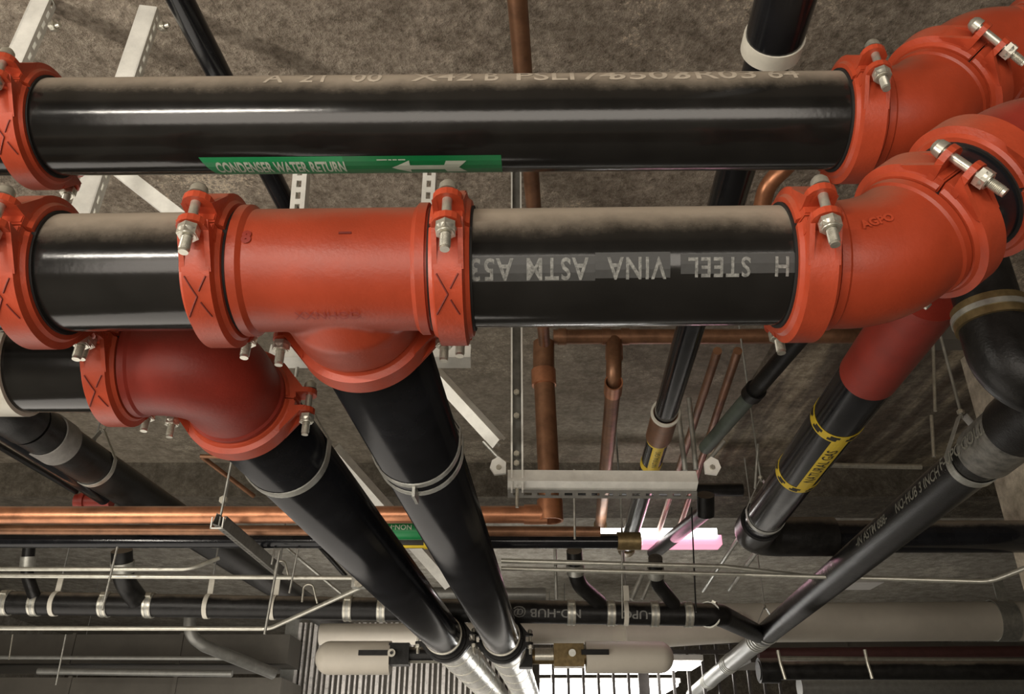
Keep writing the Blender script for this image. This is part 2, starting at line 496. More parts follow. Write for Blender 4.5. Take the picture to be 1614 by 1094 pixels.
def coupling_meshes(rad, cross=True, mat='red'):
    key = (rad, cross, mat)
    if key in _cp: return _cp[key]
    k = rad / PR
    w = .035 * k
    prof = [(-w, rad + .0015), (-w, rad + .015 * k), (-w * .80, rad + .020 * k), (-w * .68, rad + .033 * k), (w * .68, rad + .033 * k), (w * .80, rad + .020 * k), (w, rad + .015 * k), (w, rad + .0015)]
    halves = []
    a, e, t = X, Z, X.cross(Z)          # t = -Y : tangent at the ear
    for sgn in (1, -1):
        mb = MB(); g = .035
        mb.lathe(prof, (0, 0, 0), a, e, g if sgn > 0 else PI + g, PI - g if sgn > 0 else 2 * PI - g, seg=44)
        for ear in (1, -1):
            ee = e * ear; tt = t * sgn
            # lug plate: rounded outline in the (axial, radial) plane, thin along the tangent
            r0, r1 = rad + .004 * k, rad + .056 * k
            wl = .026 * k
            poly = [(-w * .92, r0 - .010 * k), (-wl, r0 + .030 * k)]
            for q in range(9):
                th = PI - PI * q / 8
                poly.append((wl * math.cos(th), r1 - .004 * k + wl * math.sin(th)))
            poly += [(wl, r0 + .030 * k), (w * .92, r0 - .010 * k)]
            c = tt * .025 * k
            mb.prism(poly, c, a, ee, tt, .013 * k)
            # pads that meet at the split, and gusset ribs running from the lug down onto the ring
            mb.prism([(-w * .9, r0 - .006), (-w * .72, rad + .030 * k), (w * .72, rad + .030 * k), (w * .9, r0 - .006)], tt * .011 * k, a, ee, tt, .019 * k)
            for sx in (-1, 1):
                m_ = [(.018 * k, rad + .012 * k), (.018 * k, r1 + .004 * k), (.034 * k, r1 - .010 * k), (.085 * k, rad + .004 * k), (.060 * k, rad + .002 * k)]
                mb.prism(m_, a * (sx * wl * .86), tt, ee, a, .009 * k)
        halves.append(mb)
    grooves = MB()
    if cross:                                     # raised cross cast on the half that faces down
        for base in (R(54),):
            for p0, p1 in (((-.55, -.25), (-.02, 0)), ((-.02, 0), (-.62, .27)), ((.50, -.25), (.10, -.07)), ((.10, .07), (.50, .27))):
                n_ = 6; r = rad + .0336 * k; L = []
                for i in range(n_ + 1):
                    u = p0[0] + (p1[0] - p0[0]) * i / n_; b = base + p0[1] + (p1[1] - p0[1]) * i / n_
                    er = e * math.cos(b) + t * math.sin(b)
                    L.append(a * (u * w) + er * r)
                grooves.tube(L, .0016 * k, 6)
    gas = MB().lathe([(-w - .004, rad), (-w - .004, rad + .006 * k), (w + .004, rad + .006 * k), (w + .004, rad)], (0, 0, 0), a, e, seg=48)
    bolts = []
    for ear in (1, -1):
        o = e * ear * (rad + .060 * k)
        b = MB(); r = .0085 * k
        b.tube([o - t * .046 * k, o + t * .060 * k], r, 16)
        d = t * (.0028 * k)
        for q in range(9):                        # thread ridges on the projecting end
            c0 = o + t * (.058 * k) + d * q
            b.lathe([(-.0012 * k, r), (0, r + .0011 * k), (.0012 * k, r)], c0, t, a, seg=14)
        b.tube([o + t * .055 * k, o + t * .087 * k], r * .97, 16)
        # round track head
        b.lathe([(-.060 * k, .0001), (-.057 * k, .010 * k), (-.050 * k, .015 * k), (-.036 * k, .0165 * k), (-.036 * k, .0001)], o, t, a, seg=20)
        nb = MB(); hexa(nb, o + t * .044 * k, t, .0185 * k, .019 * k)
        bolts.append((b, nb))
    res = dict(h=[m.mesh('housing', mat) for m in halves], x=grooves.mesh('cast_cross', 'rib_shade_and_spot') if cross else None,
               g=gas.mesh('gasket', 'rubber'), b=[(b.mesh('bolt', 'zinc'), n.mesh('nut', 'zinc')) for b, n in bolts])
    _cp[key] = res
    return res


def coupling(c, axis, ear, label, rad=PR, cross=True, group='red bolted couplings joining the big pipes', mat='red'):
    ms = coupling_meshes(rad, cross, mat)
    a, e, w = frame(axis, ear)
    root = bpy.data.objects.new('pipe_coupling', None); COL.objects.link(root); root.empty_display_size = .05
    # local X->a, local Z->e, local Y -> e x a
    m = Matrix((a, e.cross(a), e)).transposed().to_4x4(); m.translation = V(c)
    root.matrix_world = m
    ORIG[root.name] = V(c)
    tag(root, label, 'pipe coupling', group)

    def ch(name, me, p):
        o = bpy.data.objects.new(name, me); COL.objects.link(o); o.parent = p; return o
    for i, h in enumerate(ms['h']):
        o = ch('housing', h, root)
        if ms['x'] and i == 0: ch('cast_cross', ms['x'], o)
    ch('gasket', ms['g'], root)
    for b, n in ms['b']:
        o = ch('bolt', b, root); ch('nut', n, o)
    return root


# ------------------------------------------------------------------ pipes
def pipe(pts, r, mat, label, rad=.1, seg=32, name='pipe', cat='pipe', group=None, cap=True):
    mb = MB().tube(bend(pts, rad), r, seg, cap)
    return tag(mb.build(name, mat), label, cat, group)


def band_ring(c, a, r, w, th, mat, parent=None, name='band', e=None, a0=0, a1=2 * PI, seg=40):
    mb = MB().lathe([(-w / 2, r), (-w / 2, r + th), (w / 2, r + th), (w / 2, r)], c, a, e, a0, a1, seg)
    return mb.build(name, mat, parent)


def shield_clamp(c, a, r, label, w=.055, group=None, e=None):
    """no-hub coupling: corrugated steel band with two worm screws"""
    t = empty('pipe_clamp', c, label, 'clamp', group)
    band_ring(c, a, r, w, .006, 'galv', t, 'shield')
    a_, e_, w_ = frame(a, e or (0, -.8, .6))
    for s in (-1, 1):
        b = band_ring(V(c) + a_ * s * w * .30, a, r + .006, w * .22, .0025, 'zinc', t, 'strap')
    mb = MB().box(V(c) + e_ * (r + .014) , (a_, w_, e_), (w * .36, .014, .007)); mb.build('screw_housing', 'zinc', t)
    return t


def rod(p0, p1, r=.005, mat='galv', parent=None, name='rod'):
    return MB().tube([p0, p1], r, 8).build(name, mat, parent)


def clevis(c, a, r, label, top, w=.032, gap=.0, mat='galv', double=False):
    """pear shaped strap round the pipe, hung from a threaded rod to height top"""
    c = V(c); t = empty('pipe_hanger', c + V((0, 0, -r)), label, 'pipe hanger')
    a_, u, s = frame(a, Z)
    for off in ((-.035, .035) if double else (0,)):
        path = []
        for k in range(25):
            th = PI * (1.0 - .0) + PI * k / 24        # lower half
            path.append(c + a_ * off + s * (math.cos(th) * (r + .006)) + u * (math.sin(th) * (r + .006)))
        path = [c + a_ * off + s * (-.012) + u * (r + .10)] + [c + a_ * off - s * (r + .006) + u * (r * .35)] + path + [c + a_ * off + s * (r + .006) + u * (r * .35)] + [c + a_ * off + s * .012 + u * (r + .10)]
        mb = MB(); vs = []; fs = []
        for i, p in enumerate(path):
            q0 = path[max(i - 1, 0)]; q1 = path[min(i + 1, len(path) - 1)]
            tn = (q1 - q0).normalized(); nn = tn.cross(a_).normalized()
            vs += [p - a_ * w / 2, p + a_ * w / 2, p + a_ * w / 2 + nn * .004, p - a_ * w / 2 + nn * .004]
        for i in range(len(path) - 1):
            for k in range(4): fs.append((i * 4 + k, i * 4 + (k + 1) % 4, i * 4 + 4 + (k + 1) % 4, i * 4 + 4 + k))
        mb.add(vs, fs); mb.build('strap', mat, t)
    if double:
        mb = MB(); mb.box(c - u * (r + .016), (a_, s, u), (.035, .004, .018)); mb.build('lug', mat, t)
    n = MB(); hexa(n, c + u * (r + .115), u, .014, .014); n.build('nut', 'zinc', t)
    tp = V((c.x, c.y, top + CZ)); rod(c + u * (r + .09), c + u * max(.12 + r, top + CZ - c.z), .006, 'galv', t)
    return t


# ------------------------------------------------------------------ slotted strut channel
def strut_mb(p0, p1, face, w=.041, slots=True, d=None):
    """C channel from p0 to p1; the slotted back faces 'face'"""
    p0, p1 = V(p0), V(p1); L = (p1 - p0).length
    a, n, s = frame(p1 - p0, face); d = d or w; th = .0035; mid = (p0 + p1) / 2
    mb = MB()
    if slots:
        sw = w * .17
        for k in (-1, 1): mb.box(mid + s * k * (w / 2 - (w / 2 - sw) / 2) , (a, s, n), (L / 2, (w / 2 - sw) / 2, th / 2))
        cnt = max(1, int(L / .05)); pit = L / cnt
        for i in range(cnt + 1):
            cx = min(max(i * pit, .011), L - .011)
            mb.box(p0 + a * cx, (a, s, n), (.011, sw, th / 2 * .99))
    else:
        mb.box(mid, (a, s, n), (L / 2, w / 2, th / 2))
    for k in (-1, 1):
        mb.box(mid + s * k * (w / 2 - th / 2) - n * (d / 2), (a, s, n), (L / 2, th / 2, d / 2))
        mb.box(mid + s * k * (w / 2 - w * .12) - n * (d - th), (a, s, n), (L / 2, w * .12, th / 2))
    return mb


def strut(p0, p1, face, label, w=.041, slots=True, mat='strut', d=None, cat='strut'):
    return tag(strut_mb(p0, p1, face, w, slots, d).build('strut_channel', mat), label, cat)


# ================================================================== the three big grooved lines
def on_line(A, B, x):
    t = (x - A.x) / (B.x - A.x); return A + (B - A) * t


EAR = V((0, -math.cos(R(4)), math.sin(R(4))))
DD = V((.0558, 1, 0)).normalized()              # run of the pipes that lead away
W45 = V((1, 0, 1)).normalized()


def steel_pipe(p0, p1, label, mat='black', r=PR):
    return tag(MB().tube([p0, p1], r, 64).build('pipe', mat), label, 'pipe')


# --- upper line (condenser water return)
A1, B1 = H(60, 201, 1.34), H(1368, 190, 1.34)
d1 = (B1 - A1).normalized()
l1 = on_line(A1, B1, -1.092); r1 = on_line(A1, B1, .774)
up_pipe = steel_pipe(l1 + d1 * .006, r1 - d1 * .006, 'long black steel pipe with green CONDENSER WATER RETURN label, topmost big horizontal pipe')
steel_pipe(l1 - d1 * .9, l1 - d1 * .006, 'black steel pipe stub leaving the frame beyond the upper left red coupling')
coupling(l1, d1, EAR, 'red bolted coupling at the upper left corner, on the left end of the labelled pipe', cross=True)
coupling(r1, d1, EAR, 'red bolted coupling at the right end of the labelled upper pipe', cross=False)

# --- middle line with the tee
A3, B3 = H(45, 431, .84), H(1275, 418, .84)
d3 = (B3 - A3).normalized()
c45, c340, c710, c1275 = (on_line(A3, B3, v) for v in (-.868, -.533, -.106, .524))
steel_pipe(c45 - d3 * 1.0, c45 - d3 * .006, 'black steel pipe stub past the left coupling of the middle line, mostly out of frame')
steel_pipe(c45 + d3 * .006, c340 - d3 * .006, 'short black dusty steel pipe between the two left red couplings of the middle line')
mid_pipe = steel_pipe(c710 + d3 * .006, c1275 - d3 * .006, 'black steel pipe with white upside-down stencilling STEEL VINA ASTM A53')
coupling(c45, d3, EAR, 'red bolted coupling with a cast cross at the left end of the middle line')
coupling(c340, d3, EAR, 'red bolted coupling with a cast cross on the left end of the red tee')
coupling(c710, d3, EAR, 'red bolted coupling with a cast cross on the right end of the red tee')
coupling(c1275, d3, EAR, 'red bolted coupling between the stencilled pipe and the lower right elbow', cross=False)


def remeshed(mb, name, mat, parent=None, vox=.0055, it=6, label=None):
    o = mb.build(name, mat, parent)
    rm = o.modifiers.new('r', 'REMESH'); rm.mode = 'VOXEL'; rm.voxel_size = vox; rm.use_smooth_shade = True
    sm = o.modifiers.new('s', 'SMOOTH'); sm.iterations = it; sm.factor = .6
    dg = bpy.context.evaluated_depsgraph_get()
    me = bpy.data.meshes.new_from_object(o.evaluated_get(dg))
    o.modifiers.clear(); o.data = me
    me.polygons.foreach_set('use_smooth', [True] * len(me.polygons))
    return o


# tee body
tc = (c340 + c710) / 2
half = (c710 - c340).length / 2
FR = PR * 1.04
mb = MB().tube([c340 + d3 * .004, c710 - d3 * .004], FR, 56)
mb.tube([tc, tc + DD * (half - .004)], [FR, FR], 56)
mb.lathe([(0, .001), (0, FR * 1.03), (.05, FR * 1.20), (.10, FR * 1.19), (.150, FR * 1.16), (.155, .001)], tc + DD * .02, DD, Z, seg=56)
t = empty('pipe_tee', tc - Z * FR, 'red enamelled grooved tee in the middle of the picture, branching to the right-hand receding pipe', 'pipe fitting')
body = remeshed(mb, 'body', 'red_body', t, it=10)
for s, cc in ((-1, c340), (1, c710)):
    MB().lathe([(0, FR * .9), (0, FR + .008), (.016, FR + .008), (.024, FR), (.024, FR * .9)], cc - d3 * s * (.043), d3 * s * -1, Z, seg=56).build('bead', 'red_body', t)
nrm3 = V((0, -math.cos(R(32.6)), -math.sin(R(32.6))))


def rotn(n, ax, deg): return Matrix.Rotation(R(deg), 3, V(ax)) @ V(n)


lettering('XXNHOD', .026, tc + d3 * -.005, d3, rotn(nrm3, X, 44), FR, 'red_dark', t, lift=.0025, name='cast_lettering', sx=1.0)
lettering('8', .030, c340 + d3 * .075, d3, rotn(nrm3, X, -30), FR, 'red_dark', t, lift=.003, name='cast_lettering', bold=.002)
MB().box(tc + d3 * .03 + rotn(nrm3, X, -34) * (FR + .0005), (d3, rotn(nrm3, X, 56), rotn(nrm3, X, -34)), (.011, .002, .0012)).build('bare_spot', 'rib_shade_and_spot', t)

# branch of the tee: coupling and the receding pipe
b2 = tc + DD * half
coupling(b2, DD, X, 'red coupling under the tee, where the right-hand receding pipe starts', cross=False)
e2 = b2 + DD * ((5.9 - b2.y) / DD.y)
tag(MB().tube([b2 + DD * .006, b2 + DD * .045, b2 + DD * .05, e2 - DD * .006], [PR, PR, PR2, PR2], 64).build('pipe', 'black_clean'), 'black receding steel pipe running away from the red tee', 'pipe')

# elbow fitting: arc with shoulders
def elbow(p0, a0, a1, end, label, mat='red_body', end2=None):
    """p0 start (coupling centre), a0 direction in, a1 direction out, end = centre-to-end"""
    a0, a1 = V(a0).normalized(), V(a1).normalized()
    c = p0 + a0 * end; p1 = c + a1 * (end2 or end)
    s = empty('pipe_elbow', c - Z * FR, label, 'pipe fitting')
    pts = bend([p0 + a0 * .004, c, p1 - a1 * .004], end * (.80 / math.tan(a0.angle(a1) / 2)) , 20)
    n = len(pts); rr = []
    L = [0]
    for i in range(1, n): L.append(L[-1] + (pts[i] - pts[i - 1]).length)
    for q in L:
        f = q / L[-1]; rr.append(FR * (1 + .045 * math.sin(PI * f)))
    MB().tube(pts, rr, 56).build('body', mat, s)
    for q, ax in ((p0, a0), (p1, -a1)):
        MB().lathe([(0, FR * .9), (0, FR + .007), (.014, FR + .007), (.022, FR), (.022, FR * .9)], q + ax * .038, ax, Z if abs(ax.z) < .9 else X, seg=56).build('bead', mat, s)
    return s, c, p1


# --- right hand 45 degree elbows
sE1, cE1, pE1 = elbow(r1 + d1 * .0, d1, W45, .140, 'large red elbow at the right end of the labelled upper pipe')
coupling(pE1, W45, V((.12, -1, -.12)), 'red bolted coupling at the top right corner, on the outlet of the upper elbow', cross=False)
sE2, cE2, pE2 = elbow(pE1 + W45 * .004, W45, X, .125, 'red elbow at the top right corner turning out of the frame')
coupling(pE2, X, EAR, 'red coupling past the top right elbow, out at the frame edge', cross=False)

W3 = V((.80, 0, .60))
sE3, cE3, pE3 = elbow(c1275, d3, W3, .140, 'large red elbow at the right end of the stencilled pipe')
coupling(pE3, W3, V((-.06, -1, .06)), 'red bolted coupling on the outlet of the lower right elbow', cross=False)
q3 = pE3 + W3 * .150
steel_pipe(pE3 + W3 * .006, q3 - W3 * .006, 'short black pipe nipple between the two red couplings at the right', 'black_clean')
coupling(q3, W3, V((.36, -.8, -.48)), 'red coupling behind the black nipple at the right edge', cross=False)
sE4, cE4, pE4 = elbow(q3, W3, X, .13, 'dark red elbow at the right edge beyond the black nipple', 'red_dark')
lettering('AGPO', .022, cE3 - d3 * .035, V((.95, 0, .30)), rotn(nrm3, X, -38), FR * 1.045, 'red', sE3, lift=.0035, name='cast_lettering', bold=.001)

# --- lower left line with the 90 degree elbow
cc4 = H(329, 574, .84)
Dd1 = V((.05, 1, 0)).normalized()
p4 = cc4 - X * .192
coupling(p4, X, EAR, 'red bolted coupling with a cast cross on the inlet of the lower left elbow')
sE5, c5, pE5 = elbow(p4, X, Dd1, .192, 'red right-angle elbow at lower left, turning to the left-hand receding pipe', 'red_dark', .225)
coupling(pE5, Dd1, X, 'red coupling on the outlet of the lower left elbow', cross=False)
e1 = H(703, 1006, .84)
steel_pipe(p4 - X * 1.3, p4 - X * .006, 'black steel pipe at the left edge feeding the lower left elbow', 'black')
D1 = (e1 - pE5).normalized()
tag(MB().tube([pE5 + D1 * .004, pE5 + D1 * .045, pE5 + D1 * .05, e1 - D1 * .006], [PR, PR, PR2, PR2], 64).build('pipe', 'black_clean'), 'black receding steel pipe running away from the lower left elbow', 'pipe')
pb = D(26, 580, cc4.y)
band_ring(V((pb.x, cc4.y, cc4.z)), X, PR, .055, .010, 'pale').name = 'pipe_band'
tag(bpy.data.objects['pipe_band'], 'wide cream band wrapped round the black pipe at the left edge', 'band')

# --- far ends of the receding pipes
for e, d, wh in ((e1, D1, 'left-hand'), (e2, DD, 'right-hand')):
    far_c = coupling(e, d, X, 'small-looking dark coupling at the far end of the %s receding black pipe' % wh, rad=PR2, cross=False, mat='cast', group='dark couplings at the far ends of the receding pipes')
    o = band_ring(e + d * .058, d, PR2, .05, .020, 'red_dark'); o.name = 'pipe_collar'
    tag(o, 'red collar just past the dark coupling of the %s receding pipe' % wh, 'collar')
    o = band_ring(e - d * .16, d, PR2, .03, .006, 'zinc'); o.name = 'pipe_band'
    tag(o, 'thin steel band near the far end of the %s receding black pipe' % wh, 'band')
    j0 = e + d * .086; j1 = e + d * 4.6
    t = empty('jacketed_pipe', j0, 'shiny aluminium jacketed pipe beyond the far coupling of the %s receding pipe' % wh, 'pipe')
    MB().tube([j0, j1], .135, 28).build('jacket', 'jacket', t)
    for k in range(6):
        band_ring(j0 + d * (.3 + k * .55), d, .135, .02, .003, 'zinc', t, 'jacket_strap', seg=24)

# --- writing on the big pipes
u1 = -.740
n1 = V((0, -math.cos(R(42.2)), -math.sin(R(42.2))))
lx0, lx1, lxm = -.698, -.022, -.378
on = rotn(n1, X, 58)
cen = on_line(A1, B1, (lx0 + lx1) / 2); cx = (lx0 + lx1) / 2
hh = .039
lab = sheet([(lx0 - cx + .022, -hh), (lxm - cx, -hh), (lxm - cx, hh), (lx0 - cx, hh)], cen, d1, on, PR, 'green_b', up_pipe, 'green_label')
lab['label'] = 'brighter green end of the pipe label with the words CONDENSER WATER RETURN'
lab2 = sheet([(lxm - cx, -hh), (lx1 - cx, -hh), (lx1 - cx - .002, hh), (lxm - cx, hh)], cen, d1, on, PR, 'green', up_pipe, 'green_label')
lab2['label'] = 'darker green end of the pipe label with a white arrow pointing left'
lettering('CONDENSER WATER RETURN', .060, cen + d1 * (-.522 - cx + .0) , d1, on, PR, 'ink', lab, sx=.352, sy=.98, bold=.0018, space=1.02)
ar = [(0, 0), (.035, .026), (.035, .010), (.112, .010), (.120, .026), (.166, .026), (.150, 0), (.166, -.026), (.120, -.026), (.112, -.010), (.035, -.010), (.035, -.026)]
ax0 = (612 - 807) / F * 1.84
# arrow split in convex pieces
for pc_ in ([(0, 0), (.042, -.026), (.042, .026)], [(.036, -.009), (.122, -.009), (.122, .009), (.036, .009)], [(.116, 0), (.124, .024), (.170, .024), (.152, 0)], [(.116, 0), (.152, 0), (.170, -.024), (.124, -.024)]):
    if pc_[0][0] == .116: pc_ = pc_ 
    sheet([(x + ax0 - cx, y) for x, y in pc_][::-1] if False else [(x + ax0 - cx, y) for x, y in pc_], cen, d1, on, PR, 'ink', lab2, 'arrow_piece', lift=.0017)
lettering('.......... ... .... .......', .014, cen + d1 * (-.27 - cx), d1, rotn(on, X, -16.5), PR, 'ink', lab2, sx=.75, bold=.001, name='fine_print')
# dusty upside-down stencil on the crown of the upper pipe
nt_ = rotn(n1, X, -66)
xx = lambda px: (px - 807) / F * 1.87
for s_, px in (('A', 435), ('2', 487), ('I', 512), ('00', 580), ('X42', 700), ('B', 775), ('PSL', 853), ('174', 930), ('5507', 1020), ('3R03', 1125), ('64', 1230)):
    lettering(s_, .062, on_line(A1, B1, xx(px)), d1, nt_, PR, 'stencil_dust', up_pipe, name='stencil', sx=.85 + .15 * len(s_), bold=.0006, lift=.0012)
# upside-down stencil on the middle pipe
xm = lambda px: (px - 807) / F * 1.458
nm = rotn(nrm3, X, 1.5)
bands = ((737, 938, -.020, .023), (938, 1054, -.016, .028), (1070, 1250, -.010, .024))
for i, (a, b, lo, hi) in enumerate(bands):
    bb = on_line(A3, B3, xm((a + b) / 2)); hw = (xm(b) - xm(a)) / 2
    hw = min(hw, .5)
    sheet([(-hw, lo), (hw, lo), (hw, hi), (-hw, hi)], bb, d3, nm, PR, 'band', mid_pipe, 'print_band')
for s_, px, sc in (('H', 1226, 1.0), ('STEEL', 1130, 1.0), ('VINA', 1002, 1.05), ('ASTM', 878, 1.05), ('A53', 776, 1.1)):
    lettering(s_, .047, on_line(A3, B3, xm(px)) , -d3, rotn(nm, X, -1.5), PR, 'stencil', mid_pipe, name='stencil', sx=sc * .80, sy=1.0 if px > 1060 else 1.12, bold=.0009, space=1.14)

# ================================================================== secondary pipes
HH = {}
# gas line: red near end, black beyond, elbow into the black cross pipe
g0, gm, g1 = H(1418, 470, 1.30), H(1370, 590, 1.30), H(1200, 822, 1.30)
gd = (g1 - gm).normalized()
gm = g1 - gd * (g1 - gm).length; g0 = gm - gd * .58
t = empty('gas_pipe', gm, 'black gas pipe with yellow NATURAL GAS label and red painted near end', 'pipe')
MB().tube([g0, gm], .104, 40).build('red_painted_end', 'red_dark', t)
gp = MB().tube([gm, g1], .100, 40).build('straight_run', 'black_clean', t)


def along(p_a, p_b, py):
    """point of the axis segment that shows at image row py"""
    lo, hi = 0.0, 1.0
    for _ in range(40):
        m = (lo + hi) / 2; q = p_a + (p_b - p_a) * m; z = q.z - CZ
        f = q.y * CS + z * SN; v = 547 - F * (-q.y * SN + z * CS) / f
        if v < py: lo = m
        else: hi = m
    return p_a + (p_b - p_a) * lo


ga, gb = along(gm, g1, 657), along(gm, g1, 741)
gn = (V((0, 0, CZ)) - (ga + gb) / 2); gn = (gn - gd * gn.dot(gd)).normalized()
for q in (ga, gb):
    yb = band_ring(q, gd, .1005, .060, .0015, 'yellow', t, 'yellow_band', e=gn, a0=-PI * .62, a1=PI * .62, seg=30)
    a_, e_, w_ = frame(gd, gn)
    for k in range(-2, 3):
        for row in (0, 1):
            th0 = k * .74 + .15 + row * .10; th1 = th0 + .37
            MB().lathe([(-.010, .1023), (-.010, .1027), (.010, .1027), (.010, .1023)], q + gd * (-.012 + row * .021), gd, gn, th0, th1, 5).build('black_check', 'black_ink', yb)
L_ = (gb - ga).length
tn = rotn(gn, gd, -40)
s0 = sheet([(-L_ / 2, -.034), (L_ / 2, -.034), (L_ / 2, .034), (-L_ / 2, .034)], (ga + gb) / 2, -gd, tn, .1005, 'yellow', t, 'text_strip')
lettering('NATURAL GAS', .062, (ga + gb) / 2, -gd, tn, .1005, 'black_ink', s0, sx=L_ / .52 * .80, bold=.0008)
# elbow and black cross pipe
ex = H(1199, 838, 1.30)
cr0 = H(1180, 853, 1.30); cr1 = H(1640, 852, 1.30)
crd = X
pp = bend([g1, g1 + gd * .33, g1 + gd * .33 + X * .5], .22, 14)
el = empty('pipe_elbow', g1 + gd * .3 - Z * .11, 'black cast elbow where the labelled gas pipe turns right', 'pipe fitting')
MB().tube(pp, .116, 36).build('body', 'cast', el)
band_ring(g1 + gd * .02, gd, .104, .05, .012, 'cast', el, 'bead')
e9 = pp[-1]
xg = V((pc.x + .15, e9.y, e9.z))
steel_pipe(e9, xg, 'black cross pipe at right running from the gas elbow to the concrete column', 'black_clean', .095)
clevis(along(gm, g1, 812), gd, .100, 'grey strap hanger just before the gas pipe elbow', 2.58)

# 4 inch line with the narrow yellow label, passing behind both big pipes
c0, c1_ = H(1226, 40, 1.57), H(988, 862, 1.57)
cd = (c1_ - c0).normalized()
c00 = c0 - cd * .8
cs = empty('drain_pipe', c00, 'slim black receding pipe behind the big pipes, with a narrow yellow label near the trapeze', 'pipe')
MB().tube([c00, c1_], .055, 28).build('run', 'black_clean', cs)
MB().tube([c00, along(c0, c1_, 62)], .068, 28).build('upper_hub', 'black_clean', cs)
band_ring(along(c0, c1_, 68), cd, .060, .045, .012, 'pale', cs, 'pale_collar')
q = along(c0, c1_, 655); MB().tube([q - cd * .03, q + cd * .28], .066, 28).build('brown_sleeve', 'copper_dark', cs)
band_ring(q - cd * .03, cd, .060, .02, .011, 'pale', cs, 'pale_collar')
qa, qb = along(c0, c1_, 688), along(c0, c1_, 728)
cn = V((0, 0, CZ)) - qa; cn = (cn - cd * cn.dot(cd)).normalized()
MB().tube([q + cd * .28, c1_], .0575, 24).build('dark_sleeve', 'black_clean', cs)
for p_ in (qa, qb):
    band_ring(p_, cd, .058, .07, .0015, 'yellow', cs, 'yellow_band', e=cn, a0=-PI * .5, a1=PI * .5, seg=20)
L2 = (qb - qa).length
s1 = sheet([(-L2 / 2, -.030), (L2 / 2, -.030), (L2 / 2, .030), (-L2 / 2, .030)], (qa + qb) / 2, -cd, rotn(cn, cd, -18), .058, 'yellow', cs, 'text_strip')
lettering('NATURAL GAS', .040, (qa + qb) / 2, -cd, rotn(cn, cd, -22), .058, 'black_ink', s1, sx=L2 / .34 * .8)
band_ring(c1_, cd, .055, .12, .012, 'brass', cs, 'brass_end')

# top left slim black pipe near the ceiling
pa, pb_ = H(300, 30, 2.2), H(463, 345, 2.2)
dpa = (pb_ - pa).normalized()
pipe([pa - dpa * .9, pa + dpa * 4.6], .043, 'black_clean', 'slim black pipe high at upper left, slanting behind the labelled pipe and the tee')
# thin brown copper line at the top centre
pa, pb_ = H(817, 20, 2.28), H(858, 540, 2.28)
dpa = (pb_ - pa).normalized()
pipe([pa - dpa * .6, pb_], .034, 'copper_dark', 'thin brown copper pipe crossing the ceiling at top centre')
# copper cross pipe just below the middle line
ca0, ca1 = D(872, 531, 4.56), D(1510, 529, 4.56)
tee = empty('copper_cross_pipe', ca0, 'brown copper cross pipe seen just under the stencilled black pipe', 'pipe')
MB().tube([ca0, ca1], .047, 28).build('run', 'copper_dark', tee)
for px in (886, 955, 985, 1500):
    q = D(px, 531, 4.56); q.z = ca0.z + (ca1.z - ca0.z) * (q.x - ca0.x) / (ca1.x - ca0.x)
    band_ring(q, X, .047, .05, .006, 'copper_dark', tee, 'socket', seg=24)
# copper riser 1 : from the cross pipe down to the left copper line
k0 = D(857, 540, 4.56); k1 = D(868, 812, 4.56)
t = empty('copper_riser', k1, 'wide copper drop pipe left of the trapeze, joining the copper line below', 'pipe')
MB().tube([k0, D(857, 590, 4.56)], .065, 28).build('upper_run', 'copper_dark', t)
MB().tube([D(857, 582, 4.56), k1], .062, 28).build('run', 'copper_dark', t)
kd = (k1 - k0).normalized()
band_ring(D(857, 596, 4.56), kd, .06, .10, .014, 'copper', t, 'socket')
band_ring(D(867, 805, 4.56), kd, .06, .12, .012, 'copper', t, 'socket')
# copper riser 2
h2 = 2.0
r0 = D(968, 548, 4.56); r2 = H(968, 596, 2.1); r3 = H(946, 830, 2.0)
t = empty('copper_drop', r3, 'narrower copper pipe right of the wide drop, bending away behind the trapeze', 'pipe')
MB().tube(bend([r0 + Z * .05, r2, r3], .12), .047, 24).build('run', 'copper_dark', t)
band_ring(r2 + (r3 - r2).normalized() * .12, r3 - r2, .047, .14, .008, 'copper', t, 'socket')
band_ring(D(968, 556, 4.56), r2 - r0, .047, .10, .006, 'copper', t, 'socket')
band_ring(r3, r3 - r2, .047, .12, .010, 'brass', t, 'end_socket')
pipe([D(1275, 225, 2.7), D(1240, 262, 2.7), D(1208, 292, 2.75), D(1196, 350, 2.9)], .036, 'copper', 'curved copper pipe bit seen between the two big pipes at right', .15)
conduit_pts = None
# twin thin copper tubes
for i, (xa, ya, xb, yb, hh_) in enumerate(((1131, 553, 1030, 862, 1.86), (1163, 553, 1062, 858, 1.86))):
    pipe([H(xa, ya, hh_), H(xb, yb, hh_)], .022, 'copper_dark', ('left' if i == 0 else 'right') + ' one of the two thin brown tubes right of the yellow-labelled slim pipe', seg=12)
for i, (xa, ya, xb, yb, hh_) in enumerate(((1068, 640, 1080, 742, 1.9), (1086, 628, 1097, 740, 1.9))):
    pipe([D(xa, ya, 4.3), D(xb, yb, 4.3)], .014, 'galv', ('left' if i == 0 else 'right') + ' bright hanger post of the pair at the right end of the trapeze', seg=12, cat='rod', name='hanger_post')
# grey-green pipe with dark near end
q0, q1, q2 = H(1250, 545, 1.75), H(1188, 618, 1.75), H(1112, 706, 1.75)
t = empty('grey_green_pipe', q0, 'dull grey-green pipe with a dark near end, slanting to the trapeze right end', 'pipe')
MB().tube([q0 - (q1 - q0) * .4, q1], .042, 20).build('dark_end', 'cast', t)
MB().tube([q1, q2], .040, 20).build('run', surf('grey_green_paint', (.085, .105, .085), .5), t)
band_ring(q1, q2 - q1, .042, .07, .012, 'cast', t, 'socket')

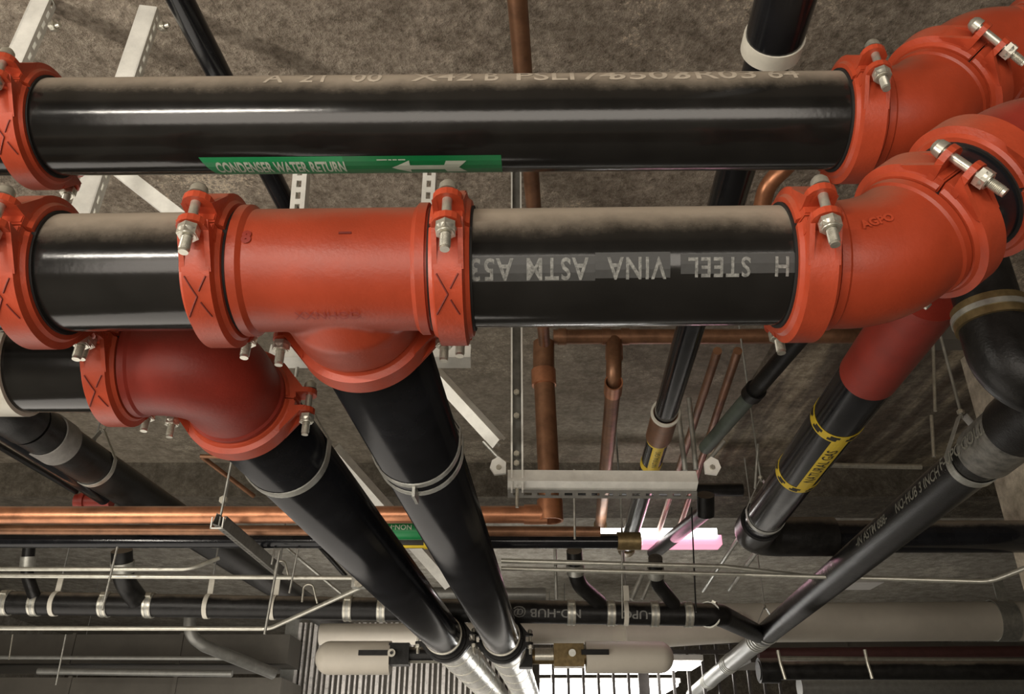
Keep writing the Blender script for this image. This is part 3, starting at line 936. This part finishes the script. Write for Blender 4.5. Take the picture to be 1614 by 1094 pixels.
# left copper line, lower copper line, black line
y1 = 4.56
la, lb = D(-60, 812, y1), D(856, 811, y1)
t = empty('copper_line', la, 'bright copper cross pipe at lower left behind the receding black pipes', 'pipe')
MB().tube([la, lb], .048, 32).build('run', 'copper', t)
MB().tube([D(826, 811, y1), D(862, 811, y1)], .056, 32).build('socket', 'copper', t)
la2, lb2 = D(-60, 834, 4.85), D(946, 838, 4.85)
pipe([la2, lb2], .030, 'copper_dark', 'thinner darker copper cross pipe just below the bright copper one', seg=20)
la3, lb3 = D(-60, 852, 5.02), D(978, 853, 5.02)
t = empty('black_line', la3, 'black cross pipe under the copper ones, with green and yellow labels', 'pipe')
blk = MB().tube([la3, lb3], .044, 28).build('run', 'black_clean', t)
bdx = (lb3 - la3).normalized()
MB().tube([lb3 - bdx * .02, lb3 + bdx * .12], .054, 24).build('brass_end', 'brass', t)
q = D(640, 828, 4.85)
t2 = empty('green_label_sleeve', q, 'green upside-down pipe label seen between the two receding black pipes', 'label')
ql = D(640, 836, 4.83); 
MB().tube([D(592, 836, 4.83), D(670, 836, 4.83)], .055, 28).build('sleeve', 'green', t2)
lettering('NON-PO', .042, D(628, 836, 4.83), -X, (V((0, 0, CZ)) - ql).normalized() + Z * .35, .055, 'ink', t2, lift=.002)
qy = D(650, 858, 5.0)
t3 = empty('yellow_label_sleeve', qy, 'thin yellow pipe label just below the green one', 'label')
MB().tube([D(628, 852, 5.02), D(678, 852, 5.02)], .047, 28).build('sleeve', 'black_ink', t3)
band_ring(D(673, 852, 5.02), X, .048, .03, .003, 'yellow', t3, 'band')
sheet([(-.10, -.012), (.10, -.012), (.10, .012), (-.10, .012)], D(648, 852, 5.02), X, V((0, -.45, -.9)), .0475, 'yellow', t3, 'strip', lift=.002)

# large black receding pipe at far left
z0, z1 = H(-40, 612, 1.52), H(300, 834, 1.52)
zd = (z1 - z0).normalized()
t = empty('soil_pipe', z0, 'wide dull black receding pipe at left, hung by a thin ring hanger', 'pipe')
za = along(z0, z0 + zd * 8, 668)
MB().tube([za, z0 + zd * 7.0], .108, 36).build('run', 'cast', t)
MB().tube(bend([za - zd * .02, za - zd * .22, za - zd * .22 - X * .6], .16, 10), .112, 32).build('sweep', 'cast', t)
band_ring(along(z0, z0 + zd * 8, 692), zd, .109, .13, .008, surf('dull_grey_band', (.20, .19, .175), .6), t, 'grey_collar')
clevis(along(z0, z0 + zd * 8, 735), zd, .108, 'thin ring hanger round the wide dull black pipe at left', 2.58)
w0, w1 = H(-10, 672, 1.45), H(164, 786, 1.45)
pipe([w0, w1], .038, 'black_clean', 'slim black receding pipe below the wide dull black one at far left', seg=20)
pipe([H(-10, 698, 1.7), H(120, 775, 1.7)], .018, 'cast', 'thinnest dark receding line at far left', seg=12, name='conduit', cat='conduit')
t = empty('red_valve', D(148, 790, 5.4), 'small red valve peeping above the copper pipe at lower left', 'valve')
MB().tube([D(120, 790, 5.4), D(176, 790, 5.4)], .05, 20).build('valve_body', 'red_dark', t)
MB().tube([D(130, 790, 5.4), D(136, 790, 5.4)], .065, 20).build('flange', 'red_dark', t)

# right hand receding no-hub pipe and its big near elbow
n0 = H(1640, 632, 1.07); n1_ = H(1206, 1000, 1.07)
nd = (n1_ - H(1448, 800, 1.07)).normalized()
n0 = n1_ - nd * (n1_.y - 2.35) / nd.y
t = empty('receding_drain_pipe', n0, 'black no-hub drain pipe slanting across the lower right, lettered along its side', 'pipe')
MB().tube([n0, n1_], .088, 40).build('run', 'cast', t)
nq = along(n0, n1_, 728)
MB().tube([n0 - nd * .05, along(n0, n1_, 672)], .112, 36).build('wide_hub', 'cast', t)
MB().tube([along(n0, n1_, 672), along(n0, n1_, 712)], .104, 36).build('grey_coupling', surf('scuffed_grey', (.13, .125, .11), .5, vary=.6, vscale=25), t)
nn = V((0, 0, CZ)) - along(n0, n1_, 850); nn = (nn - nd * nn.dot(nd)).normalized()
for s_, py in (('NO-HUB 3 INCH', 775), ('CHARLOTTE A-888', 838), ('NO-HUB 3 INCH', 905), ('F-UPC COLLAR', 700)):
    q = along(n0, n1_, py)
    lettering(s_, .062, q, -nd, rotn(nn, nd, 38), .088 if py != 700 else .105, 'stencil_dim', t, sx=1.15, name='stencil', bold=.001) if s_ != 'CHARLOTTE A-888' else lettering('-IN ASTM 888-', .062, q, -nd, rotn(nn, nd, 38), .088, 'stencil_dim', t, sx=1.3, name='stencil', bold=.001)
clevis(nq, nd, .089, 'pale strap hanger round the lettered drain pipe near the concrete column', 2.58, w=.045)
clevis(n1_ - nd * .12, nd, .089, 'strap hanger at the far end of the lettered drain pipe', 2.58, w=.04)
# continuing grey ribbed pipe
m0, m1 = n1_ + nd * .0, H(1080, 1082, 1.07)
t = empty('ribbed_pipe', m0, 'grey metal pipe with clamp rings beyond the lettered drain pipe', 'pipe')
MB().tube([n1_ + nd * .02, n1_ + nd * 5.5], .085, 28).build('run', 'grey', t)
for k in range(12): band_ring(n1_ + nd * (.12 + (k % 4) * .09 + (k // 4) * 1.7), nd, .085, .03, .008, 'galv', t, 'ring', seg=24)

# vertical black pipe with collar and elbow, right edge
vy = 1.98
vb = D(1563, 500, vy)
vx = vb.x
t = empty('vertical_drain_pipe', V((vx, vy, vb.z - .1)), 'black vertical drain pipe with a brown steel collar and an elbow at the right edge', 'pipe')
MB().tube(bend([vb + V((.9, .35, .62)), vb + Z * .45, vb], .2, 10), .083, 36).build('riser', 'cast', t)
MB().tube(bend([vb + Z * .02, vb - Z * .20, vb - Z * .20 + V((.5, .02, 0))], .15, 14), .088, 36).build('elbow', 'cast', t)
band_ring(vb, Z, .085, .06, .012, 'brass', t, 'steel_collar')
band_ring(vb, Z, .097, .016, .004, 'galv', t, 'worm_strap')

# ================================================================== struts, trapezes, braces
# near trapeze above the receding pipes
TY = 2.2
s2t, s2b = D(250, 20, TY), D(158, 305, TY)
strut(s2t, s2b - (s2t - s2b) * .25, V((1, .12, 0)), 'pale slotted hanger channel at upper left, second from the corner', w=.055, d=.062)
s1t, s1b = D(111, -60, TY), D(48, 85, TY)
strut(s1t, s1b - (s1t - s1b) * .4, V((1, .12, 0)), 'bright white slotted hanger channel in the upper left corner', w=.055, d=.062)


def bolt_at(p, d, label=None):
    t = empty('channel_bolt', p, label, 'bolt')
    m = MB(); hexa(m, p, d, .018, .018); m.build('head', 'zinc', t)
    MB().tube([p, p + V(d).normalized() * .03], .008, 10).build('shank', 'zinc', t)


bolt_at(D(84, 42, TY), V((.9, -.3, 0)), 'hex bolt head on the white channel in the upper left corner')
bolt_at(D(256, 42, TY), V((.9, -.3, 0)), 'hex bolt head near the top of the second slotted channel')
va0, va1 = D(473, 270, 2.35), D(450, 545, 2.35)
strut(va0 + (va0 - va1) * .25, va1, V((0, -1, 0)), 'grey slotted vertical channel left, seen between the upper pipe and the tee', w=.050)
vb0, vb1 = D(677, 270, 2.35), D(661, 545, 2.35)
strut(vb0 + (vb0 - vb1) * .25, vb1, V((0, -1, 0)), 'grey slotted vertical channel right, seen just left of the tee coupling', w=.046)
hz = D(742, 571, 2.30); hz0 = D(425, 571, 2.30)
strut(hz0, hz, V((0, -.25, -1)), 'white horizontal trapeze channel behind the red tee branch', w=.052, slots=False, d=.05)
strut(D(150, 238, 2.4), D(420, 448, 2.4), V((0, -1, -.2)), 'white diagonal brace between the two big pipes at left', w=.05, slots=False)
strut(D(630, 535, 3.3), D(782, 700, 3.3), V((0, -.6, -.8)), 'white diagonal brace ending at the trapeze left bracket', w=.052, slots=False)
strut(D(520, 712, 5.6), D(708, 925, 6.1), V((0, -.5, -.85)), 'thin white diagonal brace seen between the two receding black pipes', w=.085, slots=False)
# far trapeze
FY = 3.15
fa, fb = D(800, 765, FY), D(1099, 767, FY)
tr = empty('trapeze', (fa + fb) / 2, 'long pale horizontal trapeze channel under the copper drops and slim pipe', 'trapeze')
strut_mb(fa, fb, V((0, -.45, -1)), .056, False).build('channel', 'strut', tr)
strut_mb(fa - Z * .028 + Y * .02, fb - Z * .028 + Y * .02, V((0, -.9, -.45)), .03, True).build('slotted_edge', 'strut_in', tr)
for px in (812,):
    a_, b_ = D(815, 775, FY) + Z * (CZ + HC - D(815, 775, FY).z) + X * -.0, D(815, 775, FY)
    for off in (-.021, .021):
        MB().box((a_ + b_) / 2 + X * off, ((b_ - a_).normalized(), X, Y), ((b_ - a_).length / 2, .0035, .02)).build('channel_flange', 'strut', tr)
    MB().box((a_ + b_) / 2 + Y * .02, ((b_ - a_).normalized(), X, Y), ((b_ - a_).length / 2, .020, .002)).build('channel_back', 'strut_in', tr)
    for py in (618, 655, 715, 730):
        mb = MB(); q = D(814, py, FY - .02); hexa(mb, q, -Y, .012, .012); mb.build('nut', 'zinc', tr)
    rod(D(815, 770, FY), D(815, 800, FY), .007, 'zinc', tr)
for (px, py, w_) in ((786, 738, 'left'), (1122, 738, 'right')):
    q = D(px, py, FY - .06)
    t = empty('clevis_bracket', q, 'white bolted clevis bracket at the %s end of the far trapeze' % w_, 'bracket', 'clevis brackets on the far trapeze')
    s = 1 if w_ == 'right' else -1
    poly = [(-.028, -.022), (.016, -.028), (.034, 0), (.026, .03), (0, .045), (-.028, .022)]
    MB().prism([(x * s, y) for x, y in poly], q, X, Z, Y, .016).build('plate', 'strut', t)
    mb = MB(); hexa(mb, q - Y * .008, -Y, .011, .012); mb.build('nut', 'zinc', t)
    MB().tube([q + V((s * -.01, 0, .03)), q + V((s * .06, 0, .11))], .008, 10).build('rod', 'galv', t)
# strap hangers for the receding pipes
clevis(along(b2, e2, 706), DD, PR2, 'double steel strap hanger round the right-hand receding black pipe', 1.12, w=.026, double=True)
clevis(along(pE5, e1, 716), D1, PR2, 'steel strap hanger just after the lower left elbow', 1.12, w=.034)
# slotted channel at lower left with its rods
l0, l1_ = H(342, 828, 1.16), H(436, 906, 1.16)
t = empty('slotted_channel', l0, 'dark slotted channel hanging end-on below the copper line at lower left', 'strut')
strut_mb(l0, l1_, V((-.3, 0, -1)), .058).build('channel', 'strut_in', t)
fr = l0 - (l1_ - l0).normalized() * .002
for k, (a, b) in enumerate((((-.029, 0), (.004, .058)), ((.029, 0), (.004, .058)))):
    MB().box(fr + X * a[0] + Z * .012, AX, (.003, .004, .03)).build('cut_edge', 'strut', t)
MB().box(fr - Z * .016, AX, (.03, .004, .003)).build('cut_edge', 'strut', t)
rod(H(344, 832, 1.16), H(366, 722, 1.16 / math.tan(math.atan(1)) + .37), .007, 'galv', t)
tx = D(352, 788, 4.3)
mb = MB(); hexa(mb, tx, -Y, .022, .02); mb.build('nut', 'zinc', t)
pipe([D(316, 719, 4.5), D(372, 721, 4.5)], .012, 'copper_dark', 'short brown tube stub above the slotted channel', seg=10)
pipe([D(318, 720, 4.55), D(400, 782, 4.9)], .014, 'copper_dark', 'thin brown tube slanting down right above the copper line', seg=10)

# ================================================================== lower cross runs
yN = 5.75
nl, nr = D(-60, 949, yN), D(1106, 969, yN)
ndx = (nr - nl).normalized()
t = empty('lettered_cross_drain', nl, 'black no-hub cross drain pipe at the bottom, with many silver clamps and upside-down lettering', 'pipe')
MB().tube([nl, nr], .074, 32).build('run', 'cast', t)
na = V((0, 0, CZ)) - D(900, 966, yN); na = (na - ndx * na.dot(ndx)).normalized()
for s_, px in (('NO-HUB @ C', 852), ('F-UPC', 1015 - 8), ('COLLAR', 985 - 18)):
    if s_ == 'COLLAR': continue
    lettering(s_, .075, nl + ndx * (D(px, 960, yN) - nl).dot(ndx), -ndx, rotn(na, ndx, 3), .074, 'stencil', t, name='stencil', sx=1.15, bold=.001)
names = {10: 'at the left edge of the picture', 57: 'second from the left edge', 167: 'right of the first strap hanger', 237: 'left of the second strap hanger', 550: 'left of the receding pipes, first of two', 603: 'touching the left-hand receding pipe', 900: 'after the lettering NO-HUB', 962: 'before the lettering F-UPC', 1030: 'after the lettering F-UPC', 1083: 'last but one before the end sweep'}
for px, nm_ in names.items():
    q = nl + ndx * (D(px, 955, yN) - nl).dot(ndx)
    shield_clamp(q, ndx, .075, 'silver clamp on the black cross drain, ' + nm_, group='silver clamps on the black cross drain')
for px, nm_ in ((87, 'first'), (328, 'second'), (432, 'third'), (985, 'fourth')):
    q = nl + ndx * (D(px, 955, yN) - nl).dot(ndx)
    t = empty('strap_hanger', q, '%s strap hanger from the left on the black cross drain' % nm_, 'pipe hanger', 'strap hangers on the black cross drain')
    band_ring(q, ndx, .075, .03, .006, 'pale', t, 'strap', seg=28)
    MB().box(q + V((.01, -.03, .125)), AX, (.018, .004, .05)).build('tab', 'pale', t)
    rod(q + V((.01, -.02, .15)), V((q.x + .01, q.y - .02, CZ + HC)), .006, 'grey', t)
# sweep joining to the receding drain
qe = n1_ - nd * .06
t = empty('drain_sweep', nr, 'black sweep with a silver clamp joining the cross drain to the receding drain', 'pipe fitting')
MB().tube(bend([nr, nr + ndx * .12, n1_ + V((-.06, -.02, 0))], .2), .073, 28).build('body', 'cast', t)
shield_clamp(nr + ndx * .05, (n1_ - nr), .076, 'silver clamp at the start of the end sweep of the cross drain')
# branches dropping in from above
for i, (pts, r_, lab_) in enumerate((
        ([D(46, 862, 5.6), D(42, 905, 5.65), D(55, 942, 5.7)], .040, 'small black branch at far left dropping into the cross drain'),
        ([D(192, 868, 5.4), D(194, 915, 5.5), D(216, 944, 5.7)], .066, 'thicker black branch with a silver collar dropping into the cross drain at left'),
        ([D(905, 868, 5.3), D(908, 918, 5.45), D(945, 950, 5.7)], .050, 'black branch dropping into the cross drain right of the receding pipes'),
        ([D(1033, 880, 5.3), D(1034, 918, 5.45), D(1062, 952, 5.7)], .045, 'black branch with a pale band, dropping in near the right clamps'))):
    t = empty('drain_branch', pts[0], lab_, 'pipe', 'black branches dropping into the cross drain')
    MB().tube(bend(pts, .25), r_, 20).build('run', 'cast', t)
    q = pts[1] * .55 + pts[0] * .45
    band_ring(q, pts[1] - pts[0], r_, .07, .008, 'galv', t, 'collar', seg=20)
pipe([H(1030, 872, 1.72), H(1112, 806, 1.72)], .055, 'cast', 'dark slanting pipe in front of the glowing ceiling lamp', seg=20)
pipe([D(1112, 812, 5.6), D(1112, 780, 5.5)], .06, 'cast', 'short dark pipe rising behind the right trapeze bracket', seg=20)
# dark X pipe below the beam, behind
pipe([D(870, 772, 6.9), D(1170, 772, 6.9)], .055, 'cast', 'dark cross pipe behind the far trapeze', seg=16)


def conduit(pts, r_, lab_, mat='conduit', rad=.15):
    return pipe(pts, r_, mat, lab_, rad, 12, 'conduit', 'conduit', 'thin conduits along the lower part')


conduit([D(-60, 897, 5.25), D(300, 897, 5.25), D(345, 880, 5.35)], .013, 'upper thin steel conduit at lower left, bending up at its right end')
conduit([D(-60, 907, 5.10), D(562, 911, 5.10)], .0135, 'second thin steel conduit at lower left, just below the bent one')
conduit([D(-60, 990, 5.55), D(425, 991, 5.55), D(568, 926, 5.15)], .014, 'bright thin steel conduit below the cross drain, bending up to the junction box')
t = empty('junction_box', D(565, 918, 5.1), 'small pale junction box where two thin conduits meet', 'junction box')
MB().box(D(566, 919, 5.1), AX, (.04, .035, .03)).build('box', 'galv', t)
MB().lathe([(0, .001), (0, .03), (.012, .026), (.012, .001)], D(566, 919, 5.06), -Y, Z, seg=16).build('cover', 'zinc', t)
conduit([D(790, 884, 5.2), D(1140, 893, 5.2), D(1300, 912, 5.2)], .015, 'upper of the two thin conduits crossing the lower right')
conduit([D(790, 896, 5.1), D(1180, 906, 5.1), D(1560, 917, 4.6), D(1625, 892, 4.4)], .013, 'lower of the two thin conduits at lower right, rising at the column')
conduit([H(1168, 842, 1.75), H(1108, 932, 1.75)], .016, 'bright slanting conduit just right of the glowing lamp', 'galv')
conduit([H(1150, 930, 1.6), H(1180, 886, 1.6), H(1255, 790, 1.6)], .020, 'bright slanting conduit left of the pinkish panel', 'galv')
conduit([D(300, 968, 7.2), D(298, 1000, 7.2), D(322, 1018, 7.3), D(432, 1062, 7.8)], .05, 'thick grey conduit at lower left that drops and slants right', 'grey')
conduit([D(-60, 1036, 8.0), D(362, 1038, 8.0)], .018, 'thin conduit low at the bottom left', 'grey')
conduit([D(60, 1058, 8.2), D(366, 1062, 8.2)], .03, 'thicker grey conduit lowest at the bottom left', 'grey')
conduit([D(620, 936, 6.9), D(860, 938, 6.9)], .055, 'grey-green pipe crossing behind the receding black pipes', 'grey')
conduit([D(1292, 733, 4.0), D(1452, 736, 4.0)], .013, 'thin chrome rod between the gas pipe and the lettered drain', 'zinc')
for i, (x0_, y0_, x1_, y1_, yy, rr) in enumerate(((441, 868, 417, 1000, 4.95, .008), (470, 865, 456, 935, 5.0, .006), (185, 862, 161, 962, 4.9, .007), (104, 1000, 88, 1080, 6.4, .006))):
    o = rod(D(x0_, y0_, yy), D(x1_, y1_, yy), rr, 'galv'); o.name = 'hanger_rod'
    tag(o, ('thin hanger rod crossing the conduits right of the slotted channel', 'short hanger rod beside the receding pipe at lower left', 'thin slanting hanger rod at lower left crossing two conduits', 'faint hanger rod in the dark lower left corner')[i], 'rod')
for i, (px, py0, py1, yy) in enumerate(((20, 1000, 1040, 7.8), (1470, 520, 648, 3.6), (1468, 655, 720, 3.5))):
    o = rod(D(px, py0, yy), D(px + 4 if i else px - 6, py1, yy), .008 if i else .006, 'zinc'); o.name = 'hanger_rod'
    tag(o, ('short rod at the far left edge in the dark corner', 'bright hanger rod below the bracket left of the brown collar', 'lower thin rod reaching the pale strap hanger')[i], 'rod')

for i, (x0_, y0_, x1_, y1_, yy, rr, lb) in enumerate((
        (452, 864, 538, 936, 5.3, .009, 'thin bright rod slanting between the conduits left of the receding pipe'),
        (504, 862, 545, 908, 5.25, .014, 'thicker dark rod beside the left-hand receding pipe near the junction box'),
        (433, 864, 428, 890, 5.0, .006, 'short rod hanging just under the black cross pipe right of the slotted channel'),
        (1012, 905, 995, 945, 5.4, .016, 'bright post dropping to the black cross drain near the lettering F-UPC'),
        (1030, 903, 1012, 945, 5.42, .012, 'slimmer bright post beside the one near the lettering F-UPC'),
        (875, 866, 877, 945, 5.3, .010, 'pale vertical rod left of the black branch at centre right'),
        (1090, 800, 1097, 965, 5.2, .005, 'thin dark rod in front of the glowing lamp'),
        (979, 775, 981, 975, 5.15, .005, 'long thin rod from behind the trapeze down to the lettered cross drain'),
        (905, 740, 906, 850, 4.2, .006, 'thin vertical rod between the two copper drops'),
        (1195, 700, 1190, 770, 4.2, .007, 'thin rod left of the gas pipe'))):
    o = rod(D(x0_, y0_, yy), D(x1_, y1_, yy), rr, 'galv' if i != 1 and i != 6 else 'cast'); o.name = 'hanger_rod'
    tag(o, lb, 'rod', 'thin hanger rods among the lower pipes')
for i, (px, py) in enumerate(((441, 884), (485, 921))):
    p = [D(px - 9, py + 28, 5.2), D(px - 6, py, 5.2), D(px + 8, py, 5.2), D(px + 15, py + 30, 5.2)]
    o = MB().tube(bend(p, .03, 4), .006, 8).build('stirrup_hanger', 'zinc')
    tag(o, ('upper', 'lower')[i] + ' small wire stirrup hanger left of the receding pipe', 'pipe hanger')
# bracket under the lower right elbow
t = empty('ceiling_bracket', D(1466, 500, 3.7), 'dark channel bracket with a green and white sticker under the lower right elbow', 'bracket')
MB().box(D(1466, 478, 3.7), AX, (.13, .05, .055)).build('upper_channel', 'duct', t)
MB().box(D(1472, 520, 3.7), AX, (.17, .06, .085)).build('lower_channel', 'duct', t)
MB().box(D(1487, 464, 3.63), AX, (.04, .004, .03)).build('green_sticker', 'green_b', t)
MB().box(D(1448, 467, 3.63), AX, (.055, .004, .018)).build('pale_clip', 'pale', t)
MB().box(D(1452, 486, 3.62), AX, (.018, .006, .014)).build('pale_clip', 'pale', t)
mb = MB(); hexa(mb, D(1475, 503, 3.62), -Y, .02, .02); mb.build('nut', 'zinc', t)

# ================================================================== white insulated lines
t = empty('insulated_pipe', D(1350, 980, 8.6), 'big cream insulated pipe running across at lower right', 'pipe')
wa, wb = D(1120, 982, 8.6), D(1700, 978, 8.6)
MB().tube([wa, wb], .185, 40).build('cover', 'white', t)
q = D(1579, 978, 8.6); band_ring(q, X, .186, .19, .012, 'galv', t, 'strap')
MB().box(q + V((0, -.10, .26)), AX, (.05, .01, .15)).build('strap_tab', 'galv', t)
t = empty('insulated_pipe', D(800, 998, 8.5), 'cream insulated pipe with an elbow, above the two valves at the bottom', 'pipe')
MB().tube(bend([D(505, 1000, 8.5), D(1010, 998, 8.5), D(1030, 1030, 8.5)], .15), .10, 28).build('cover', 'white', t)
MB().tube([D(985, 1000, 8.4), D(1170, 988, 8.4)], .14, 28).build('fitting_cover', 'white', t)


def capsule(p0, p1, r_, mat='white'):
    a = (p1 - p0).normalized(); pts = []; rr = []
    for k in range(9):
        th = PI / 2 * k / 8; pts.append(p0 - a * (r_ * math.cos(th) * .9) if k < 8 else p0); rr.append(max(r_ * math.sin(th), .002))
    pts.append(p1); rr.append(r_)
    return MB().tube(pts, rr, 32)


vyy = 6.55
t = empty('valve_branch', D(560, 1038, vyy), 'white insulated branch with black ball valve and lever, left of the receding pipes', 'valve')
capsule(D(520, 1037, vyy), D(616, 1037, vyy), .118).build('insulation', 'white', t)
b = MB().box(D(630, 1032, vyy - .02), AX, (.075, .07, .075)).build('valve_body', 'cast', t)
MB().tube([D(615, 1032, vyy), D(684, 1032, vyy)], .055, 20).build('valve_neck', 'cast', t)
MB().tube([D(645, 1036, vyy), D(692, 1036, vyy)], .042, 20).build('chrome_nipple', 'zinc', t)
MB().box(D(588, 1029, vyy - .15), AX, (.105, .010, .018)).build('lever', 'cast', t)
MB().tube([D(617, 1029, vyy - .08), D(617, 1029, vyy - .17)], .028, 16).build('stem_washer', 'pale', t)
MB().tube([D(617, 1029, vyy - .16), D(617, 1029, vyy - .185)], .012, 12).build('stem_nut', 'cast', t)
t = empty('valve_branch', D(990, 1038, vyy), 'white insulated branch with brass ball valve and lever, right of the receding pipes', 'valve')
capsule(D(1040, 1036, vyy), D(923, 1036, vyy), .112).build('insulation', 'white', t)
MB().box(D(896, 1034, vyy - .02), AX, (.11, .07, .08)).build('valve_body', 'brass', t)
MB().tube([D(826, 1035, vyy), D(925, 1035, vyy)], .055, 20).build('valve_neck', 'brass', t)
MB().tube([D(843, 1034, vyy), D(872, 1034, vyy)], .058, 20).build('chrome_nipple', 'zinc', t)
MB().box(D(828, 1034, vyy), AX, (.05, .07, .085)).build('flange', 'cast', t)
MB().box(D(938, 1028, vyy - .15), AX, (.10, .010, .018)).build('lever', 'cast', t)
MB().tube([D(902, 1029, vyy - .08), D(902, 1029, vyy - .17)], .026, 16).build('stem_washer', 'galv', t)

# bottom right black and grey cross pipes
o = pipe([D(1195, 1057, 6.3), D(1700, 1057, 6.3)], .063, 'cast', 'black cross pipe low at the bottom right', seg=24)
MB().tube([D(1196, 1057, 6.3), D(1226, 1057, 6.3)], .085, 24).build('end_cap', 'cast', o)
pipe([D(1195, 1030, 8.0), D(1700, 1026, 8.0)], .05, 'maroon', 'dark maroon cross pipe under the big cream pipe', seg=20)
pipe([D(1260, 1084, 8.9), D(1700, 1084, 8.9)], .10, 'grey', 'grey cross pipe at the very bottom right', seg=24)
pipe([D(1230, 1038, 7.4), D(1700, 1042, 7.4)], .02, 'conduit', 'thin bright tube just above the low black cross pipe', seg=10)
for i, (px, py) in enumerate(((1230, 1045), (1367, 1044))):
    o = MB().tube(bend([D(px - 4, py - 20, 6.1), D(px, py, 6.1), D(px + 8, py + 26, 6.1)], .05), .012, 8).build('hanger_hook', 'zinc')
    tag(o, ('bright hook hanger at the left end of the low black cross pipe', 'bright hook hanger in the middle of the low black cross pipe')[i], 'pipe hanger')

# ducts and darker mass at the bottom left
def duct(x0, x1, ya, yb, yy, dep, lab_, mat='duct'):
    a, b = D(x0, ya, yy), D(x1, yb, yy)
    t = empty('duct', (a + b) / 2, lab_, 'duct')
    MB().box(((a + b) / 2) + Y * dep / 2, AX, (abs(b.x - a.x) / 2, dep / 2, abs(a.z - b.z) / 2)).build('casing', mat, t)
    n = 4
    for k in range(1, n):
        x = a.x + (b.x - a.x) * k / n
        MB().box(V((x, a.y - .008, (a.z + b.z) / 2)), AX, (.018, .012, abs(a.z - b.z) / 2 + .012)).build('flange', 'duct', t)
    return t


duct(-220, 452, 1000, 1046, 9.6, 1.0, 'dull sheet metal duct in the dark bottom left corner')
duct(-220, 440, 1068, 1100, 9.0, .9, 'lower dark duct along the bottom left edge')
duct(1180, 1800, 1012, 1044, 10.2, .8, 'brownish duct behind the pipes at bottom right')
o = MB().box(D(1357, 921, 9.2), AX, (.17, .20, .02)).build('ceiling_plate', 'fixture'); tag(o, 'small pale rectangular plate on the ceiling at lower right', 'plate')

# bar partitions at the back
t = empty('bar_partition', D(960, 1060, 11.0), 'row of dark vertical bars in front of the bright lamps at the bottom', 'partition')
top_ = D(960, 1012, 11.0).z; bot = top_ - 1.6
for k in range(17):
    px = 848 + k * 23.5
    q = D(px, 1040, 11.0)
    MB().box(V((q.x, 11.0, (top_ + bot) / 2)), AX, (.016 if k != 7 else .065, .02, (top_ - bot) / 2)).build('bar', 'bar', t)
q0 = D(840, 1040, 11.0); q1 = D(1240, 1040, 11.0)
for zz in (top_, top_ - .12): MB().box(V(((q0.x + q1.x) / 2, 11.0, zz)), AX, ((q1.x - q0.x) / 2, .03, .025)).build('rail', 'bar', t)
t = empty('slatted_shutter', D(600, 1050, 10.2), 'shutter of bright narrow vertical slats at the bottom, left of the valves', 'partition')
ts = D(470, 982, 10.2).z
for k in range(44):
    px = 468 + k * 8.6
    if px > 838: break
    q = D(px, 1040, 10.2)
    MB().box(V((q.x, 10.2, ts - .9)), AX, (.010 + .010 * ((k * 7) % 3 == 0), .03, .9)).build('slat', 'bar_bright', t)
MB().box(V((D(650, 1040, 10.27).x, 10.27, ts - .9)), AX, (1.45, .02, .9)).build('back_sheet', 'duct', t)
q = D(456, 1040, 10.2); MB().box(V((q.x, 10.2, ts - .9)), AX, (.075, .05, .95)).build('frame_post', 'grey', t)

# luminaires
def luminaire(c, L, ang, lab_, mat='lamp', w=.09, tubes=1):
    d = V((math.cos(ang), math.sin(ang), 0)); s = V((-d.y, d.x, 0))
    t = empty('strip_light', c, lab_, 'light', 'strip lights at the bottom')
    MB().box(V(c) + Z * .035, (d, s, Z), (L / 2, w / 2, .03)).build('housing', 'fixture', t)
    for k in range(tubes):
        off = 0 if tubes == 1 else (k - .5) * w * .5
        rod(V(c) + d * (k - .5) * L * .6 + Z * .06, V((c[0], c[1], CZ + HC - .012)) + d * (k - .5) * L * .6, .005, 'grey', t, 'suspension_rod')
        if w > .5:
            MB().box(V(c) - Z * .02, (d, s, Z), (L / 2 - .03, w / 2 - .02, .02)).build('diffuser', mat, t); break
        MB().tube([V(c) + s * off - d * (L / 2 - .02) - Z * .012, V(c) + s * off + d * (L / 2 - .02) - Z * .012], .019, 12).build('tube', mat, t)
    return t


t = empty('strip_light', D(1035, 848, 7.0), 'glowing ceiling strip light with a pinkish diffuser end, behind the slim pipes', 'light')
a, b = D(938, 842, 7.0), D(1128, 842, 7.0)
MB().box((a + b) / 2, AX, ((b.x - a.x) / 2, .06, .035)).build('lamp_tube_cover', 'lamp', t)
a, b = D(1010, 856, 7.05), D(1134, 854, 7.05)
MB().box((a + b) / 2, AX, ((b.x - a.x) / 2, .09, .04)).build('diffuser', 'lamp_pink', t)
luminaire(D(960, 1052, 12.6), 2.0, 0, 'bright strip light behind the dark bars, upper one', w=1.1, tubes=2)
luminaire(D(940, 1085, 13.2), 2.2, 0, 'bright strip light behind the dark bars, lower one', w=1.5, tubes=2)
luminaire(D(1072, 1047, 10.4), .42, 0, 'small very bright lamp beside the right end of the brass valve branch', w=.62)
luminaire(D(590, 980 + 35, 12.5), 1.2, 0, 'strip light glimpsed above the slatted shutter', w=.2)
luminaire(D(150, 1098, 12.0), 1.0, 0, 'strip light at the bottom left edge', w=.2)
